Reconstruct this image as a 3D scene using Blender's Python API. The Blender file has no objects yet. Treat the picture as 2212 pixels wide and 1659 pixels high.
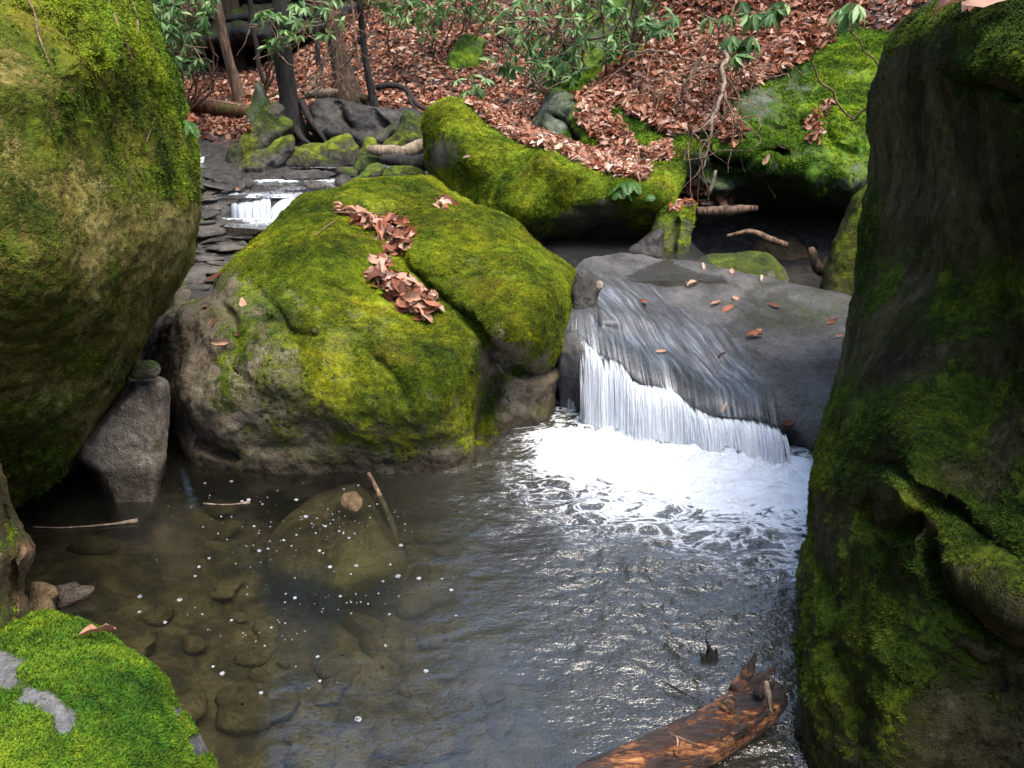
import bpy, math, random
import numpy as np
from mathutils import Vector, Matrix
from mathutils.bvhtree import BVHTree
from mathutils.geometry import delaunay_2d_cdt

random.seed(7)
RNG = np.random.default_rng(11)
scene = bpy.context.scene
COL = scene.collection

# ---------------------------------------------------------------- camera, sky, sun, exposure
PITCH = 22.0
CAM = np.array((0.0, 0.0, 1.7))
FPX = 1736.0                      # focal length in pixels of a 2212 wide picture
cam_data = bpy.data.cameras.new('camera')
cam = bpy.data.objects.new('camera', cam_data)
COL.objects.link(cam)
cam.location = CAM
cam.rotation_euler = (math.radians(90 - PITCH), 0, 0)
cam_data.sensor_width = 36.0
cam_data.lens = 36.0 * FPX / 2212.0
cam_data.clip_start = 0.05
cam_data.clip_end = 400
scene.camera = cam

world = bpy.data.worlds.new('World')
scene.world = world
world.use_nodes = True
wn = world.node_tree.nodes; wl = world.node_tree.links
wn.clear()
w_out = wn.new('ShaderNodeOutputWorld'); w_bg = wn.new('ShaderNodeBackground')
w_sky = wn.new('ShaderNodeTexSky'); w_hs = wn.new('ShaderNodeHueSaturation')
w_sky.sky_type = 'NISHITA'; w_sky.sun_disc = False
SUN_EL, SUN_ROT = math.radians(69), math.radians(128)   # high, behind and to the right of the camera
w_sky.sun_elevation = SUN_EL; w_sky.sun_rotation = SUN_ROT
w_sky.air_density = 1.2; w_sky.dust_density = 2.2; w_sky.ozone_density = 1.0
w_hs.inputs['Saturation'].default_value = 1.0
w_bg.inputs['Strength'].default_value = 0.15
wl.new(w_sky.outputs[0], w_hs.inputs['Color']); wl.new(w_hs.outputs[0], w_bg.inputs['Color'])
wl.new(w_bg.outputs[0], w_out.inputs['Surface'])

sun_data = bpy.data.lights.new('sun', 'SUN')
sun_data.energy = 1.35; sun_data.angle = math.radians(40); sun_data.color = (1.0, 0.91, 0.74)
sun = bpy.data.objects.new('sun', sun_data); COL.objects.link(sun)
sd = Vector((math.sin(SUN_ROT) * math.cos(SUN_EL), math.cos(SUN_ROT) * math.cos(SUN_EL), math.sin(SUN_EL)))
sun.rotation_euler = sd.to_track_quat('Z', 'Y').to_euler()

scene.view_settings.view_transform = 'Standard'
scene.view_settings.look = 'None'
scene.view_settings.gamma = 1.0
scene.view_settings.exposure = 2.05
scene.render.engine = 'CYCLES'
scene.cycles.max_bounces = 8
scene.cycles.diffuse_bounces = 3
scene.cycles.glossy_bounces = 3
scene.cycles.transparent_max_bounces = 12
scene.cycles.caustics_reflective = False
scene.cycles.caustics_refractive = False
scene.cycles.use_denoising = True
scene.cycles.sample_clamp_indirect = 6

# ---------------------------------------------------------------- small maths
CP, SP = math.cos(math.radians(PITCH)), math.sin(math.radians(PITCH))

def ray(px, py):
    px = np.asarray(px, float); py = np.asarray(py, float)
    x = (px - 1106.0) / FPX; u = (829.5 - py) / FPX
    return np.stack([x + 0 * u, CP + u * SP + 0 * x, -SP + u * CP + 0 * x], -1)

def P(px, py, Y):
    """point of the view ray through (px, py) at distance Y along the valley"""
    d = ray(px, py)
    return CAM + d * (np.asarray(Y, float) / d[..., 1])[..., None]

def PZ(px, py, z):
    d = ray(px, py)
    return CAM + d * ((z - CAM[2]) / d[..., 2])[..., None]

def _hash(ix, iy, iz, seed):
    h = (ix * 374761393 + iy * 668265263 + iz * 2147483647 + seed * 1274126177) & 0xFFFFFFFF
    h = ((h ^ (h >> 13)) * 1103515245) & 0xFFFFFFFF
    h = ((h ^ (h >> 15)) * 2654435761) & 0xFFFFFFFF
    return (h ^ (h >> 16)) & 0xFFFFFFFF

def perlin(p, seed=0):
    p = np.asarray(p, float)
    i = np.floor(p).astype(np.int64); f = p - i
    w = f * f * f * (f * (f * 6 - 15) + 10)
    out = 0
    for dx in (0, 1):
        for dy in (0, 1):
            for dz in (0, 1):
                h = _hash(i[:, 0] + dx, i[:, 1] + dy, i[:, 2] + dz, seed)
                gx = (h & 1023) / 511.5 - 1; gy = ((h >> 10) & 1023) / 511.5 - 1; gz = ((h >> 20) & 1023) / 511.5 - 1
                g = gx * (f[:, 0] - dx) + gy * (f[:, 1] - dy) + gz * (f[:, 2] - dz)
                wx = w[:, 0] if dx else 1 - w[:, 0]; wy = w[:, 1] if dy else 1 - w[:, 1]; wz = w[:, 2] if dz else 1 - w[:, 2]
                out = out + g * wx * wy * wz
    return out * 1.1

def fbm(p, freq, octv=4, seed=0, gain=0.5):
    p = np.asarray(p, float); a = 1.0; s = 0
    for k in range(octv):
        s = s + a * perlin(p * freq + 17.3 * k, seed + k); a *= gain; freq *= 2.03
    return s

def sstep(a, b, x):
    t = np.clip((x - a) / (b - a), 0, 1); return t * t * (3 - 2 * t)

def spline(pts, closed, step):
    """Catmull-Rom through pts, resampled about every `step`"""
    pts = np.asarray(pts, float); n = len(pts); out = []
    segs = n if closed else n - 1
    for i in range(segs):
        if closed: p0, p1, p2, p3 = pts[(i - 1) % n], pts[i], pts[(i + 1) % n], pts[(i + 2) % n]
        else: p0, p1, p2, p3 = pts[max(i - 1, 0)], pts[i], pts[i + 1], pts[min(i + 2, n - 1)]
        m = max(1, int(np.linalg.norm(p2 - p1) / step))
        t = (np.arange(m) / m)[:, None]
        a1 = (p2 - p0) * 0.42; a2 = (p3 - p1) * 0.42
        l1 = np.linalg.norm(p2 - p1)
        for a in (a1, a2):
            la = np.linalg.norm(a)
            if la > l1: a *= l1 / la
        h = 2 * t**3 - 3 * t**2 + 1
        out.append(h * p1 + (t**3 - 2 * t**2 + t) * a1 + (1 - h) * p2 + (t**3 - t**2) * a2)
    if not closed: out.append(pts[-1:])
    return np.concatenate(out)

def seg_dist(q, line, closed=False):
    """distance of points q (n,2) to a polyline, signed inside test when closed"""
    q = np.asarray(q, float); a = np.asarray(line, float)
    b = np.roll(a, -1, 0) if closed else a[1:]
    a = a if closed else a[:-1]
    best = np.full(len(q), 1e9); ins = np.zeros(len(q), bool); prog = np.zeros(len(q))
    for k in range(len(a)):
        ab = b[k] - a[k]; L = ab @ ab + 1e-9
        t = np.clip(((q - a[k]) @ ab) / L, 0, 1)
        d = np.hypot(q[:, 0] - a[k, 0] - t * ab[0], q[:, 1] - a[k, 1] - t * ab[1])
        m = d < best; best[m] = d[m]; prog[m] = (k + t[m]) / len(a)
        if closed:
            c = ((a[k, 1] > q[:, 1]) != (b[k, 1] > q[:, 1]))
            if c.any():
                xs = a[k, 0] + (q[:, 1] - a[k, 1]) * ab[0] / (ab[1] if ab[1] else 1e-9)
                ins ^= c & (q[:, 0] < xs)
    return (best, ins) if closed else (best, prog)

# ---------------------------------------------------------------- object helpers
def link(o, parent=None):
    COL.objects.link(o)
    if parent is not None: o.parent = parent
    return o

def tag(o, label=None, cat=None, group=None, kind=None):
    if label: o['label'] = label
    if cat: o['category'] = cat
    if group: o['group'] = group
    if kind: o['kind'] = kind
    return o

def mesh_np(name, co, faces, smooth=True):
    """co (n,3); faces (m,3) or (m,4) int array, or a list of such arrays"""
    me = bpy.data.meshes.new(name)
    if not isinstance(faces, list): faces = [np.asarray(faces)]
    faces = [np.asarray(f, np.int32) for f in faces if len(f)]
    me.vertices.add(len(co)); me.vertices.foreach_set('co', np.asarray(co, np.float32).ravel())
    tot = sum(f.size for f in faces); nf = sum(len(f) for f in faces)
    me.loops.add(tot); me.loops.foreach_set('vertex_index', np.concatenate([f.ravel() for f in faces]))
    me.polygons.add(nf)
    st = []; s = 0
    for f in faces:
        st.append(s + np.arange(len(f)) * f.shape[1]); s += f.size
    me.polygons.foreach_set('loop_start', np.concatenate(st).astype(np.int32))
    me.polygons.foreach_set('use_smooth', np.full(nf, smooth))
    me.update(calc_edges=True)
    return me

def attr(me, name, vals):
    a = me.attributes.new(name, 'FLOAT', 'POINT')
    a.data.foreach_set('value', np.asarray(vals, np.float32)); return a

def vnormals(me):
    n = np.empty(len(me.vertices) * 3, np.float32)
    me.vertex_normals.foreach_get('vector', n); return n.reshape(-1, 3)

def obj(name, me, m=None, parent=None):
    o = bpy.data.objects.new(name, me)
    if m is not None and not me.materials: me.materials.append(m)
    return link(o, parent)

def empty(name, loc):
    o = bpy.data.objects.new(name, None); o.location = [float(v) for v in loc]
    o.empty_display_size = 0.05
    return link(o)

def tube_np(pts, radii, sides=8, cap=True, wob=0.0, seed=0):
    pts = np.asarray(pts, float); n = len(pts)
    radii = np.broadcast_to(np.asarray(radii, float), (n,))
    tan = np.gradient(pts, axis=0); tan /= np.linalg.norm(tan, axis=1)[:, None] + 1e-9
    up = np.array((0.31, 0.17, 0.93)); 
    if abs(tan[0] @ up) > .9: up = np.array((0.9, 0.3, 0.1))
    co = []
    x = np.cross(tan[0], up); x /= np.linalg.norm(x)
    for i in range(n):
        x = x - tan[i] * (x @ tan[i]); x /= np.linalg.norm(x) + 1e-9
        y = np.cross(tan[i], x)
        a = np.arange(sides) * 2 * math.pi / sides
        co.append(pts[i] + radii[i] * (np.cos(a)[:, None] * x + np.sin(a)[:, None] * y))
    co = np.concatenate(co)
    if wob:
        nn = fbm(co, 4.0 / max(radii.max(), .01) * .12, 3, seed)
        ctr = np.repeat(pts, sides, 0)
        co = ctr + (co - ctr) * (1 + wob * nn)[:, None]
    i = np.arange(n - 1)[:, None] * sides; j = np.arange(sides)[None]; j2 = (j + 1) % sides
    f = np.stack([i + j, i + j2, i + sides + j2, i + sides + j], -1).reshape(-1, 4)
    fs = [f]
    if cap:
        co = np.concatenate([co, pts[:1], pts[-1:]])
        a = np.arange(sides); b = (a + 1) % sides; e = (n - 1) * sides
        fs.append(np.concatenate([np.stack([b, a, np.full(sides, n * sides)], -1),
                                  np.stack([e + a, e + b, np.full(sides, n * sides + 1)], -1)]))
    return co, fs

class Acc:
    """collects pieces of geometry that become ONE mesh"""
    def __init__(s): s.co = []; s.q = []; s.t = []; s.n = 0; s.at = []
    def add(s, co, fs, a=0.0):
        for f in (fs if isinstance(fs, list) else [fs]):
            f = np.asarray(f)
            if len(f): (s.q if f.shape[1] == 4 else s.t).append(f + s.n)
        s.co.append(co); s.n += len(co); s.at.append(np.broadcast_to(np.asarray(a, float), (len(co),)))
    def build(s, name, m, parent=None, smooth=True, at=None):
        fs = ([np.concatenate(s.q)] if s.q else []) + ([np.concatenate(s.t)] if s.t else [])
        me = mesh_np(name, np.concatenate(s.co), fs, smooth)
        if at: attr(me, at, np.concatenate(s.at))
        return obj(name, me, m, parent)

# ---------------------------------------------------------------- materials
def new_mat(name):
    m = bpy.data.materials.new(name); m.use_nodes = True
    nt = m.node_tree; nt.nodes.clear()
    return m, nt

class N:
    """terse node builder"""
    def __init__(s, nt): s.nt = nt
    def __call__(s, t, **k):
        n = s.nt.nodes.new(t)
        for a, v in k.items():
            if a.startswith('i_'):
                key = a[2:].replace('_', ' ')
                n.inputs[int(key) if key.isdigit() else key].default_value = v
            else: setattr(n, a, v)
        return n
    def ln(s, a, b): s.nt.links.new(a, b)
    def noise(s, vec, scale, detail=4, rough=0.55, dist=0.0):
        n = s('ShaderNodeTexNoise'); n.inputs['Scale'].default_value = scale
        n.inputs['Detail'].default_value = detail; n.inputs['Roughness'].default_value = rough
        n.inputs['Distortion'].default_value = dist
        s.ln(vec, n.inputs['Vector']); return n.outputs['Fac']
    def ramp(s, fac, stops):
        r = s('ShaderNodeValToRGB'); e = r.color_ramp.elements
        while len(e) > 1: e.remove(e[-1])
        e[0].position = stops[0][0]; c = stops[0][1]; e[0].color = (*c, 1) if len(c) == 3 else c
        for p, c in stops[1:]:
            x = e.new(p); x.color = (*c, 1) if len(c) == 3 else c
        s.ln(fac, r.inputs[0]); return r.outputs[0]
    def math(s, op, a, b=0.5, c=None, clamp=False):
        n = s('ShaderNodeMath', operation=op); n.use_clamp = clamp
        for i, v in enumerate((a, b, c)):
            if v is None: continue
            if isinstance(v, (int, float)): n.inputs[i].default_value = v
            else: s.ln(v, n.inputs[i])
        return n.outputs[0]
    def mix(s, fac, a, b, blend='MIX'):
        n = s('ShaderNodeMix', data_type='RGBA', blend_type=blend)
        for i, v in ((0, fac), (6, a), (7, b)):
            if isinstance(v, (int, float)): n.inputs[i].default_value = v
            elif isinstance(v, tuple): n.inputs[i].default_value = (*v, 1)
            else: s.ln(v, n.inputs[i])
        return n.outputs[2]
    def mr(s, v, a, b, c=0.0, d=1.0, smooth=True):
        n = s('ShaderNodeMapRange'); n.interpolation_type = 'SMOOTHSTEP' if smooth else 'LINEAR'
        s.ln(v, n.inputs[0])
        for i, x in enumerate((a, b, c, d)): n.inputs[i + 1].default_value = x
        return n.outputs[0]
    def bump(s, h, strength, dist, nrm=None):
        n = s('ShaderNodeBump'); n.inputs['Strength'].default_value = strength; n.inputs['Distance'].default_value = dist
        s.ln(h, n.inputs['Height'])
        if nrm is not None: s.ln(nrm, n.inputs['Normal'])
        return n.outputs[0]
    def attr(s, name): 
        n = s('ShaderNodeAttribute'); n.attribute_name = name; return n.outputs['Fac']
    def pos(s): return s('ShaderNodeNewGeometry').outputs['Position']
    def out(s, sh):
        o = s('ShaderNodeOutputMaterial'); s.ln(sh, o.inputs['Surface'])

def moss_colour(n, pos, dark, mid, lite, sc=1.0):
    a = n.noise(pos, 2.2 * sc, 5, .6); b = n.noise(pos, 16 * sc, 5, .7); c = n.noise(pos, 90 * sc, 3, .6)
    t = n.math('ADD', n.math('MULTIPLY', a, .45), n.math('MULTIPLY', b, .35))
    t = n.math('ADD', t, n.math('MULTIPLY', c, .2))
    big = n.mr(n.noise(pos, 1.9 * sc, 5, .65), .44, .60)
    res = n.ramp(t, [(.38, dark), (.485, mid), (.585, lite), (.70, tuple(min(1, v * 1.25) for v in lite))])
    return n.mix(big, n.mix(1.0, res, (.58, .74, .9), 'MULTIPLY'), res)

def stone_mat(name, rock=((.030, .026, .022), (.10, .088, .075), (.20, .18, .16)),
              moss=((.015, .028, .003), (.075, .105, .006), (.19, .23, .012)), wetz=-9.0, sc=1.0, rough=.8, spec=.3,
              streak=0.0, warm=0.0, bump=1.0, grain=1.0, specks=0.0, tuft=False):
    m, nt = new_mat(name); n = N(nt); pos = n.pos()
    mossc = moss_colour(n, pos, *moss, sc)
    if warm:   # ochre dying patches in the moss
        w = n.mr(n.noise(pos, 5 * sc, 4, .6), .55, .68)
        mossc = n.mix(n.math('MULTIPLY', w, warm), mossc, (.16, .115, .02))
    if tuft:
        oi = n('ShaderNodeObjectInfo').outputs['Random']
        v = n.mr(oi, 0, 1, .75, 1.45, False)
        hs = n('ShaderNodeHueSaturation'); n.ln(v, hs.inputs['Value']); n.ln(mossc, hs.inputs['Color'])
        n.ln(n.mr(oi, 0, 1, .475, .515, False), hs.inputs['Hue'])
        b = n('ShaderNodeBsdfPrincipled', i_Roughness=.9); n.ln(hs.outputs[0], b.inputs['Base Color'])
        b.inputs['Specular IOR Level'].default_value = .15
        n.out(b.outputs[0]); return m
    vec = pos
    if streak:
        mp = n('ShaderNodeMapping'); mp.inputs['Scale'].default_value = (1, 1, streak); n.ln(pos, mp.inputs['Vector']); vec = mp.outputs[0]
    r1 = n.noise(vec, 3.0 * sc, 6, .65, .6); r2 = n.noise(vec, 28 * sc, 5, .7); r3 = n.noise(pos, 170 * sc, 2, .6)
    r4 = n.noise(pos, 150, 3, .8)
    rt = n.math('ADD', n.math('MULTIPLY', r1, .5), n.math('ADD', n.math('MULTIPLY', r2, .3), n.math('MULTIPLY', r3, .2)))
    rt = n.math('ADD', rt, n.math('MULTIPLY', n.math('ADD', r4, -.5), .12 * grain))
    rockc = n.ramp(rt, [(.40, rock[0]), (.49, rock[1]), (.58, rock[2])])
    pit = n('ShaderNodeTexVoronoi'); pit.inputs['Scale'].default_value = 42 * sc; n.ln(vec, pit.inputs['Vector'])
    pitf = n.math('MULTIPLY', n.mr(pit.outputs['Distance'], .12, .30, 1, 0), n.mr(r2, .46, .60))
    rockc = n.mix(n.math('MULTIPLY', pitf, .6), rockc, rock[0])
    # moss cover: vertex attribute broken up by noise
    at = n.attr('moss')
    e1 = n.noise(pos, 9 * sc, 6, .75); e2 = n.noise(pos, 60 * sc, 3, .7)
    f = n.math('ADD', at, n.math('MULTIPLY', n.math('ADD', e1, -.5), 1.5))
    f = n.math('ADD', f, n.math('MULTIPLY', n.math('ADD', e2, -.5), .9))
    cover = n.mr(f, .36, .64)
    # pale lichen discs on bare rock
    vo = n('ShaderNodeTexVoronoi'); vo.inputs['Scale'].default_value = 7 * sc; n.ln(pos, vo.inputs['Vector'])
    li = n.mr(n.math('ADD', vo.outputs['Distance'], n.math('MULTIPLY', r2, .25)), .20, .27, 1, 0)
    li = n.math('MULTIPLY', li, n.mr(r1, .5, .6))
    rockc = n.mix(n.math('MULTIPLY', li, .35), rockc, (.26, .27, .23))
    thin = n.mix(.5, rockc, tuple(.35 * a_ + .5 * b_ for a_, b_ in zip(moss[0], moss[1])))          # algae-stained stone under thin moss
    rockc = n.mix(n.mr(f, .05, .42), rockc, thin)
    base = n.mix(cover, rockc, mossc)
    if specks:   # clumps of small blackish specks over moss and stone
        v2 = n('ShaderNodeTexVoronoi'); v2.inputs['Scale'].default_value = 30; n.ln(n('ShaderNodeVectorMath', operation='ADD').outputs[0], v2.inputs['Vector']) if 0 else n.ln(pos, v2.inputs['Vector'])
        sk = n.math('MULTIPLY', n.mr(n.math('ADD', v2.outputs['Distance'], n.math('MULTIPLY', r3, .3)), .40, .50, 1, 0), n.mr(n.noise(pos, 3.1, 4, .7), .53, .60))
        base = n.mix(n.math('MULTIPLY', sk, specks), base, (.012, .014, .004))
    ro = n.mr(cover, 0, 1, rough, .95, False)
    if wetz > -5:
        sep = n('ShaderNodeSeparateXYZ'); n.ln(pos, sep.inputs[0])
        wz = n.math('ADD', sep.outputs[2], n.math('MULTIPLY', n.math('ADD', r1, -.5), -.28))
        wet = n.mr(wz, wetz, wetz + .045, 1, 0)
        base = n.mix(wet, base, n.mix(1.0, base, (.34, .32, .30), 'MULTIPLY'))
        ro = n.mix(wet, ro, (.22, .22, .22))
    b = n('ShaderNodeBsdfPrincipled')
    n.ln(base, b.inputs['Base Color']); n.ln(ro, b.inputs['Roughness'])
    b.inputs['Specular IOR Level'].default_value = spec
    hr = n.math('ADD', n.math('MULTIPLY', r2, 1.0), n.math('ADD', n.math('MULTIPLY', n.math('ADD', r3, r4), .35 * grain), n.math('MULTIPLY', pitf, -.5)))
    mb = n.noise(pos, 130 * sc, 4, .8); mb2 = n.noise(pos, 38 * sc, 4, .7)
    hm = n.math('ADD', n.math('MULTIPLY', mb, .8), n.math('ADD', n.math('MULTIPLY', mb2, 1.0), .6))
    h = n.mix(cover, hr, hm)
    n.ln(n.bump(h, .9 * bump, .016 / sc), b.inputs['Normal'])
    n.out(b.outputs[0]); return m

MOSS_Y = ((.017, .032, .003), (.100, .122, .005), (.27, .28, .010))       # bright yellow green
MOSS_O = ((.014, .022, .004), (.060, .075, .008), (.13, .145, .014))      # olive
MOSS_G = ((.014, .034, .004), (.075, .130, .006), (.20, .285, .012))       # vivid green
GREY = ((.035, .031, .028), (.115, .10, .09), (.22, .20, .185))
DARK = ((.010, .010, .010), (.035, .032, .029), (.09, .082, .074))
SLATE = ((.05, .05, .052), (.12, .118, .12), (.21, .21, .215))

# ---------------------------------------------------------------- boulders
BVH = []      # (bvh, name) of everything leaves can lie on

def register(me, mw=None):
    co = np.empty(len(me.vertices) * 3, np.float32); me.vertices.foreach_get('co', co); co = co.reshape(-1, 3)
    if mw is not None: co = co + np.array(mw)
    BVH.append(BVHTree.FromPolygons([tuple(c) for c in co], [tuple(p.vertices) for p in me.polygons]))
    return BVH[-1]

def cast(px, py, trees=None):
    d = ray(px, py); d = Vector(d / np.linalg.norm(d)); best = None
    for b in (trees if trees is not None else BVH):
        h = b.ray_cast(Vector(CAM), d, 60)
        if h[0] is not None and (best is None or h[3] < best[3]): best = h
    return best

def rbf(ctrl, q, c=60.0):
    ctrl = np.asarray(ctrl, float); n = len(ctrl)
    if n < 3: return np.full(len(q), ctrl[:, 2].mean())
    p = ctrl[:, :2]; v = ctrl[:, 2]
    D = np.sqrt(((p[:, None] - p[None])**2).sum(-1) + c * c)
    A = np.zeros((n + 3, n + 3)); A[:n, :n] = -D + np.eye(n) * 0.0
    A[:n, n] = 1; A[:n, n + 1:] = p / 1000; A[n, :n] = 1; A[n + 1:, :n] = (p / 1000).T
    s = np.linalg.solve(A + np.eye(n + 3) * 1e-9, np.concatenate([v, np.zeros(3)]))
    out = np.zeros(len(q))
    for i in range(n): out -= s[i] * np.sqrt((q[:, 0] - p[i, 0])**2 + (q[:, 1] - p[i, 1])**2 + c * c)
    return out + s[n] + q[:, 0] / 1000 * s[n + 1] + q[:, 1] / 1000 * s[n + 2]

def boulder(name, label, cat, outline, ctrl, m, roll=(60, .3), back=(150, .6), step=5.0, creases=(), bulges=(),
            noise=((1.5, .05), (6, .015), (22, .005)), moss=(.2, .6, .5), spots=(), seed=0, smooth=True, group=None,
            fuzz=0, tuft_mat=None, tuft_size=1.0, jit=2.0, reg=True, c=60.0, zbare=None, cdeep=1.0):
    """a stone with a traced outline, a modelled front (depth controls, creases, bulges) and a rounded back"""
    ol = spline(outline, True, step * 1.3)
    k = np.arange(len(ol))
    q3 = np.stack([ol[:, 0], ol[:, 1], np.full(len(ol), seed * 9.0)], -1) / (step * 9)
    ol = ol + jit * np.stack([fbm(q3, 1, 3, seed), fbm(q3, 1, 3, seed + 50)], -1)
    # rings inside the outline, then a jittered grid
    tn = np.roll(ol, -1, 0) - np.roll(ol, 1, 0); tn /= np.linalg.norm(tn, axis=1)[:, None] + 1e-9
    area = 0.5 * np.sum(ol[:, 0] * np.roll(ol[:, 1], -1) - np.roll(ol[:, 0], -1) * ol[:, 1])
    nr = np.stack([-tn[:, 1], tn[:, 0]], -1) * (1 if area > 0 else -1)
    pts = [ol]; R = roll[0]
    last = 0
    for fr in (.008, .03, .07, .13, .21):
        o = fr * R
        if o > step * 2.2: break
        cand = ol + nr * o
        d, ins = seg_dist(cand, ol, True)
        pts.append(cand[ins & (d > o * .93)]); last = o
    lo = ol.min(0); hi = ol.max(0)
    gx, gy = np.meshgrid(np.arange(lo[0], hi[0], step), np.arange(lo[1], hi[1], step))
    g = np.stack([gx.ravel(), gy.ravel()], -1); g[:, 0] += (np.floor((g[:, 1] - lo[1]) / step) % 2) * step * .5
    g += np.random.default_rng(seed).uniform(-.22, .22, g.shape) * step
    d, ins = seg_dist(g, ol, True)
    pts.append(g[ins & (d > last + step * .55)])
    nb = len(ol); q = np.concatenate(pts)
    edges = [(i, (i + 1) % nb) for i in range(nb)]
    r = delaunay_2d_cdt([Vector(v) for v in q], edges, [], 1, 1e-5)
    q = np.array([tuple(v) for v in r[0]]); tris = np.array([t for t in r[2]], np.int32)
    d, ins = seg_dist(q, ol, True)
    onb = d < 1e-3; d[onb] = 0
    Y = rbf(ctrl, q, c)
    for line, w, dep in creases:
        cl = spline(line, False, max(w * .5, 4))
        dd, t = seg_dist(q, cl)
        wob = 1 + .35 * fbm(np.stack([q[:, 0], q[:, 1], 0 * q[:, 0]], -1), 1 / 40., 2, seed + 3)
        taper = np.clip(np.minimum(t, 1 - t) * 5 + .25, 0, 1)
        Y = Y + dep * cdeep * taper * np.exp(-(dd / (w * wob))**2)
    for cx, cy, rx, ry, an, amp in bulges:
        ca, sa = math.cos(math.radians(an)), math.sin(math.radians(an))
        u = ((q[:, 0] - cx) * ca + (q[:, 1] - cy) * sa) / rx; v = (-(q[:, 0] - cx) * sa + (q[:, 1] - cy) * ca) / ry
        Y = Y - amp * np.exp(-(u * u + v * v)**1.5)
    f = np.sqrt(1 - (1 - np.clip(d / roll[0], 0, 1))**2)
    fb = np.sqrt(1 - (1 - np.clip(d / back[0], 0, 1))**2)
    Yf = Y + roll[1] * (1 - f)
    Yb = Y + roll[1] + back[1] * fb
    nq = len(q)
    inner = np.where(~onb)[0]; mp = np.arange(nq); mp[inner] = nq + np.arange(len(inner))
    co = np.concatenate([P(q[:, 0], q[:, 1], Yf), P(q[inner, 0], q[inner, 1], Yb[inner])])
    # triangle winding: front sheet faces the camera
    a, b_, c_ = q[tris[:, 0]], q[tris[:, 1]], q[tris[:, 2]]
    sgn = (b_[:, 0] - a[:, 0]) * (c_[:, 1] - a[:, 1]) - (b_[:, 1] - a[:, 1]) * (c_[:, 0] - a[:, 0])
    fr = tris.copy(); fl = sgn > 0; fr[fl] = fr[fl][:, ::-1]
    bk = mp[fr[:, ::-1]]
    # drop degenerate back faces lying wholly on the rim
    bad = onb[tris].all(1); bk = bk[~bad]; fr = fr[~bad] if False else fr
    me = mesh_np(name, co, np.concatenate([fr, bk]), smooth)
    nrm = vnormals(me)
    dsp = 0
    for i, (fq, am) in enumerate(noise): dsp = dsp + am * fbm(co, fq, 3, seed * 7 + i * 13)
    co = co + nrm * dsp[:, None]
    org = co[:nq].mean(0) if len(co) else CAM
    zlow = co[:, 2].min(); org = np.array((org[0], org[1], max(zlow, -.2)))
    # moss attribute
    me.vertices.foreach_set('co', (co).astype(np.float32).ravel()); me.update()
    nrm = vnormals(me)
    base, slope, amp = moss
    mo = base + slope * np.clip(nrm[:, 2], -1, 1) + amp * fbm(co, 2.3, 4, seed + 91)
    qq = np.concatenate([q, q[inner]])
    spn = np.clip(1.5 * fbm(co, 7, 5, seed + 70, .65), -.75, 2.0)
    for cx, cy, rr, val in spots:
        w = np.exp(-(((qq[:, 0] - cx)**2 + (qq[:, 1] - cy)**2) / rr**2 * (1 + 1.0 * spn))**1.3)
        mo = mo * (1 - w) + w * (val + .3 * fbm(co, 6, 3, seed + 5))
    if zbare is not None:
        zz = co[:, 2] + .12 * fbm(co, 3, 4, seed + 8)
        mo = mo - 1.2 * (1 - sstep(zbare - .06, zbare + .06, zz))
    attr(me, 'moss', mo)
    front = np.zeros(len(co)); front[:nq] = (d > 0)
    vis = (qq[:, 0] > -40) & (qq[:, 0] < 2250) & (qq[:, 1] > -40) & (qq[:, 1] < 1700)
    attr(me, 'fuzz', np.clip(sstep(.62, 1.0, mo + .25 * fbm(co, 14, 3, seed + 33)), 0, 1) * vis * np.where(front > 0, 1, .15))
    # put the origin on the thing itself
    me.vertices.foreach_set('co', (co - org).astype(np.float32).ravel()); me.update()
    o = obj(name, me, m); o.location = [float(v) for v in org]
    tag(o, label, cat, group)
    if reg: register(me, org)
    if fuzz: add_moss(o, fuzz, tuft_mat, tuft_size, seed)
    return o

# moss tufts: short curved blades scattered over a stone (uncountable cover)
_tufts = {}
def tuft_mesh(mat, size, seed):
    key = (mat.name, round(size, 2))
    if key in _tufts: return _tufts[key]
    r = np.random.default_rng(seed); A = Acc()
    for k in range(9):
        a = r.uniform(0, 6.28); le = size * r.uniform(.004, .009); w = size * r.uniform(.0008, .0016); sp = r.uniform(.3, 1.0)
        ox, oy = r.uniform(-.005, .005, 2) * size
        dx, dy = math.cos(a), math.sin(a)
        p = np.array([[ox - dy * w, oy + dx * w, -.001], [ox + dy * w, oy - dx * w, -.001],
                      [ox + dx * le * sp * .5 - dy * w * .8, oy + dy * le * sp * .5 + dx * w * .8, le * .7],
                      [ox + dx * le * sp * .5 + dy * w * .8, oy + dy * le * sp * .5 - dx * w * .8, le * .7],
                      [ox + dx * le * sp * 1.3, oy + dy * le * sp * 1.3, le * .95]])
        A.add(p, [np.array([[0, 1, 3, 2]]), np.array([[2, 3, 4]])])
    fs = [np.concatenate(A.q), np.concatenate(A.t)]
    me = mesh_np('moss_tuft', np.concatenate(A.co), fs, False); me.materials.append(mat)
    o = bpy.data.objects.new('moss_tuft', me)          # never linked: only instanced by the moss
    _tufts[key] = o; return o

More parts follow.
